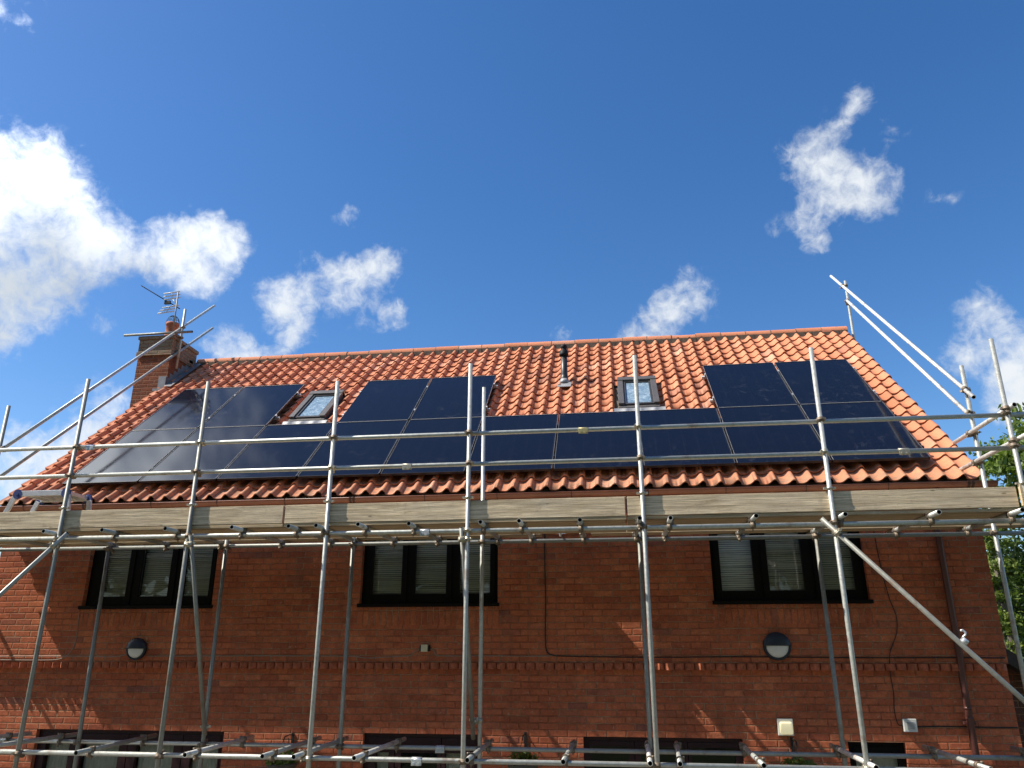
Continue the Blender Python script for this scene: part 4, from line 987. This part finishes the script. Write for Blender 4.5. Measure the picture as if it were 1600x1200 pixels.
def basket(x, lab, zt):
    t_ = thing('hanging_basket', (x, YL, zt-.25), lab, 'hanging basket', 'hanging baskets on wall brackets')
    mb = MB(); mb.box((x-.014,YL-.012,zt-.28),(x+.014,YL-.001,zt)); mb.path([(x,YL-.01,zt-.02),(x,YL-.12,zt-.01),(x,YL-.24,zt-.02),(x,YL-.27,zt-.06)], .007, 6)
    mb.path([(x,YL-.01,zt-.24),(x,YL-.08,zt-.14),(x,YL-.14,zt-.04)], .005, 6); obj('bracket', mb, 'iron', t_)
    c0 = Vector((x,YL-.26,zt-.30)); mb = MB(); mb.lathe(c0-Vector((0,0,.16)), (0,0,1), [(0,.05),(.05,.13),(.12,.17),(.16,.18)], 20)
    for k in range(3): a_ = 2.1*k; mb.cyl(c0+Vector((.17*math.cos(a_),.17*math.sin(a_),0)), (x,YL-.27,zt-.06), .002, 4)
    obj('basket', mb, 'bark', t_)
    mb = MB()
    for k in range(420):
        d = Vector((random.gauss(0,1),random.gauss(0,1),abs(random.gauss(0,.8)))).normalized()*random.uniform(.05,.2); p = c0+Vector((d.x,d.y,d.z*.75))
        leaf(mb, p, .026)
    obj('plant', mb, 'leaf_mid', t_)
def leaf(mb, p, s, up=.3):
    n_ = Vector((random.gauss(0,1),random.gauss(0,1),random.gauss(up,1))).normalized(); u_, v_ = basis(n_); a_ = random.random()*6.28
    d = u_*math.cos(a_)+v_*math.sin(a_); w_ = d.cross(n_); s *= random.uniform(.7,1.3)
    mb.poly([p-d*s, p+w_*s*.45-d*s*.1, p+d*s, p-w_*s*.45-d*s*.1])
basket(-4.04, 'hanging basket between the left and middle doors, left of the tall upright', 1.955)
basket(-1.19, 'hanging basket between the middle door and the long ground floor window', 2.0)
basket(1.815, 'hanging basket under the cream square lamp', 1.985)

# ------------------------------------------------------------------ outbuilding right of the house
ob = thing('outbuilding', (5.2,11.0,0), 'low dark brick lean-to with a sloping roof edge beyond the right corner', 'outbuilding')
mb = MB(); mb.poly([(4.22,10.9,0),(6.6,10.9,0),(6.6,10.9,1.40),(4.22,10.9,3.06)]); mb.poly([(6.6,10.9,0),(6.6,15,0),(6.6,15,1.4),(6.6,10.9,1.4)]); obj('wall', mb, 'brick_out', ob)
mb = MB(); mb.hexa([(4.225,10.72,3.02),(6.8,10.72,1.25),(6.8,15,1.25),(4.225,15,3.02),(4.225,10.72,3.20),(6.8,10.72,1.43),(6.8,15,1.43),(4.225,15,3.20)]); obj('roof', mb, 'slate', ob)

# ------------------------------------------------------------------ trees
def tree(name, loc, clumps, leafm, nleaf, ls, lab, trunk_r=.2, trunk_h=3., lean=(0,0), extra=None, bark='bark'):
    loc = Vector(loc); t_ = thing(name, tuple(loc), lab, 'tree'); mb = MB()
    topc = loc+Vector((lean[0],lean[1],trunk_h))
    mb.path([loc, loc.lerp(topc,.3)+Vector((.05,0,0)), loc.lerp(topc,.7), topc], [trunk_r*1.3,trunk_r,trunk_r*.8,trunk_r*.55], 10)
    for c, r, w in clumps:
        e = loc+Vector(c); m_ = topc.lerp(e,.5)+Vector((random.gauss(0,.2),random.gauss(0,.2),random.uniform(0,.4)))
        st = loc.lerp(topc, random.uniform(.55,1)); mb.path([st, st.lerp(m_,.6), m_, e], [trunk_r*.4,trunk_r*.3,trunk_r*.2,trunk_r*.06], 6)
    obj('trunk', mb, bark, t_)
    mb = MB(); tot = sum(r**2*w for _, r, w in clumps)
    for c, r, w in clumps:
        cc = loc+Vector(c); subs = [cc+Vector((random.gauss(0,1),random.gauss(0,1),random.gauss(0,.8))).normalized()*r*random.uniform(.35,1) for _ in range(16)]
        for _ in range(int(nleaf*r*r*w/tot)):
            s = random.choice(subs); p = s+Vector((random.gauss(0,.16),random.gauss(0,.16),random.gauss(0,.12)))*r
            leaf(mb, p, ls)
    obj('crown', mb, leafm, t_)
    if extra: extra(t_, loc)
    return t_
tree('broadleaf_tree', (12.4,24.0,0), [((-1.5,-.3,7.6),1.0,1),((-.3,.3,8.4),1.25,1),((.8,.2,9.2),1.3,1),((1.6,0,8.0),1.5,1),((.2,-.2,6.9),1.2,1),((-1.3,.2,6.5),.8,.8),((1.7,0,10.3),1.2,.8),((2.2,.5,6.6),1.6,1)], 'leaf_mid', 14000, .10, 'mid green broadleaf tree standing tallest behind the right end of the house', .25, 6.2)
def dead(t_, loc):
    mb = MB(); random.seed(3)
    for k in range(7):
        p = loc+Vector((random.uniform(-.2,.5),-1.9,2.2+k*.5)); pts = [p]
        for i in range(5): p = p+Vector((random.uniform(.02,.16)*(1 if k%2 else -1),random.uniform(-.06,.06),random.uniform(.05,.2))); pts.append(p)
        mb.path(pts, [.022,.018,.014,.010,.007,.004], 5)
    mb.path([loc+Vector((.35,-1.9,0.5)),loc+Vector((.25,-1.9,2.4)),loc+Vector((.5,-1.92,3.9)),loc+Vector((.4,-1.9,5.4))], [.05,.04,.032,.015], 6)
    obj('dead_branch', mb, 'bark_pale', t_)
tree('conifer', (11.3,25.5,0), [((.1,0,1.2),1.5,1),((.0,0,2.3),1.4,1),((.1,0,3.4),1.4,1),((.0,0,4.6),1.3,1),((.1,0,5.6),1.0,1),((.4,.2,3.9),1.5,1),((1.3,.1,2.7),1.5,1),((1.3,.1,4.7),1.4,1)], 'leaf_dark', 20000, .085, 'dark evergreen tree with bare pale branches seen past the right corner', .16, 5.4, extra=dead)
random.seed(11)
tree('ivy_clad_tree', (9.62,22.0,0), [((.05,0,1.8),.62,1),((-.05,0,2.8),.6,1),((-.06,0,3.6),.58,1),((.02,0,4.4),.55,1),((.0,0,5.1),.5,1),((.0,0,5.75),.4,.9)], 'leaf_lime', 9000, .06, 'slim sunlit lime green tree close beside the right corner of the house', .09, 5.2)
tree('hedge_tree', (13.2,29,0), [((-1.6,0,1.8),2.2,1),((-1.0,0,3.8),2.0,1),((.8,.5,2.6),2.2,1),((1.5,.3,4.8),2.0,1),((-2.2,0,5.2),1.6,1)], 'leaf_dark', 11000, .12, 'dark bushy tree at the right edge behind the others', .2, 4.6)
# trees across the garden behind the camera, mirrored in the window panes
tp = None; random.seed(5)
for i, (x, y, s) in enumerate([(-13,-13,1.7),(-6.5,-15,1.9),(-.6,-12.5,1.55),(5.2,-15,1.95),(11.5,-13,1.7),(-21,-9,1.9),(-25,-1,1.8),(19,-9,1.8)]):  # sizes raised and outer trees added to hold back low sky light
    lab = ['garden tree at the left across the lawn behind the viewer','tall garden tree second from left behind the viewer','small garden tree directly behind the viewer','tallest garden tree behind the viewer to the right','garden tree at the right behind the viewer','unseen garden tree added left of the viewer near the lawn edge','unseen garden tree added farthest left, level with the viewer','unseen garden tree added farthest right, beyond the lawn'][i]
    if tp is None:
        tp = tree('garden_tree', (x,y,0), [((0,0,4.2),2.2,1),((-1.7,.3,3.6),1.6,1),((1.6,-.2,3.8),1.7,1),((.2,.2,6.0),1.8,1),((-.9,0,7.2),1.2,1),((.8,.3,7.6),1.2,1)], 'leaf_mid', 9000, .17, lab, .25, 3.4); o = tp
    else: o = dup(tp, (x,y,0), lab)
    o.scale = (s,s,s); o['group'] = 'garden trees behind the viewer'
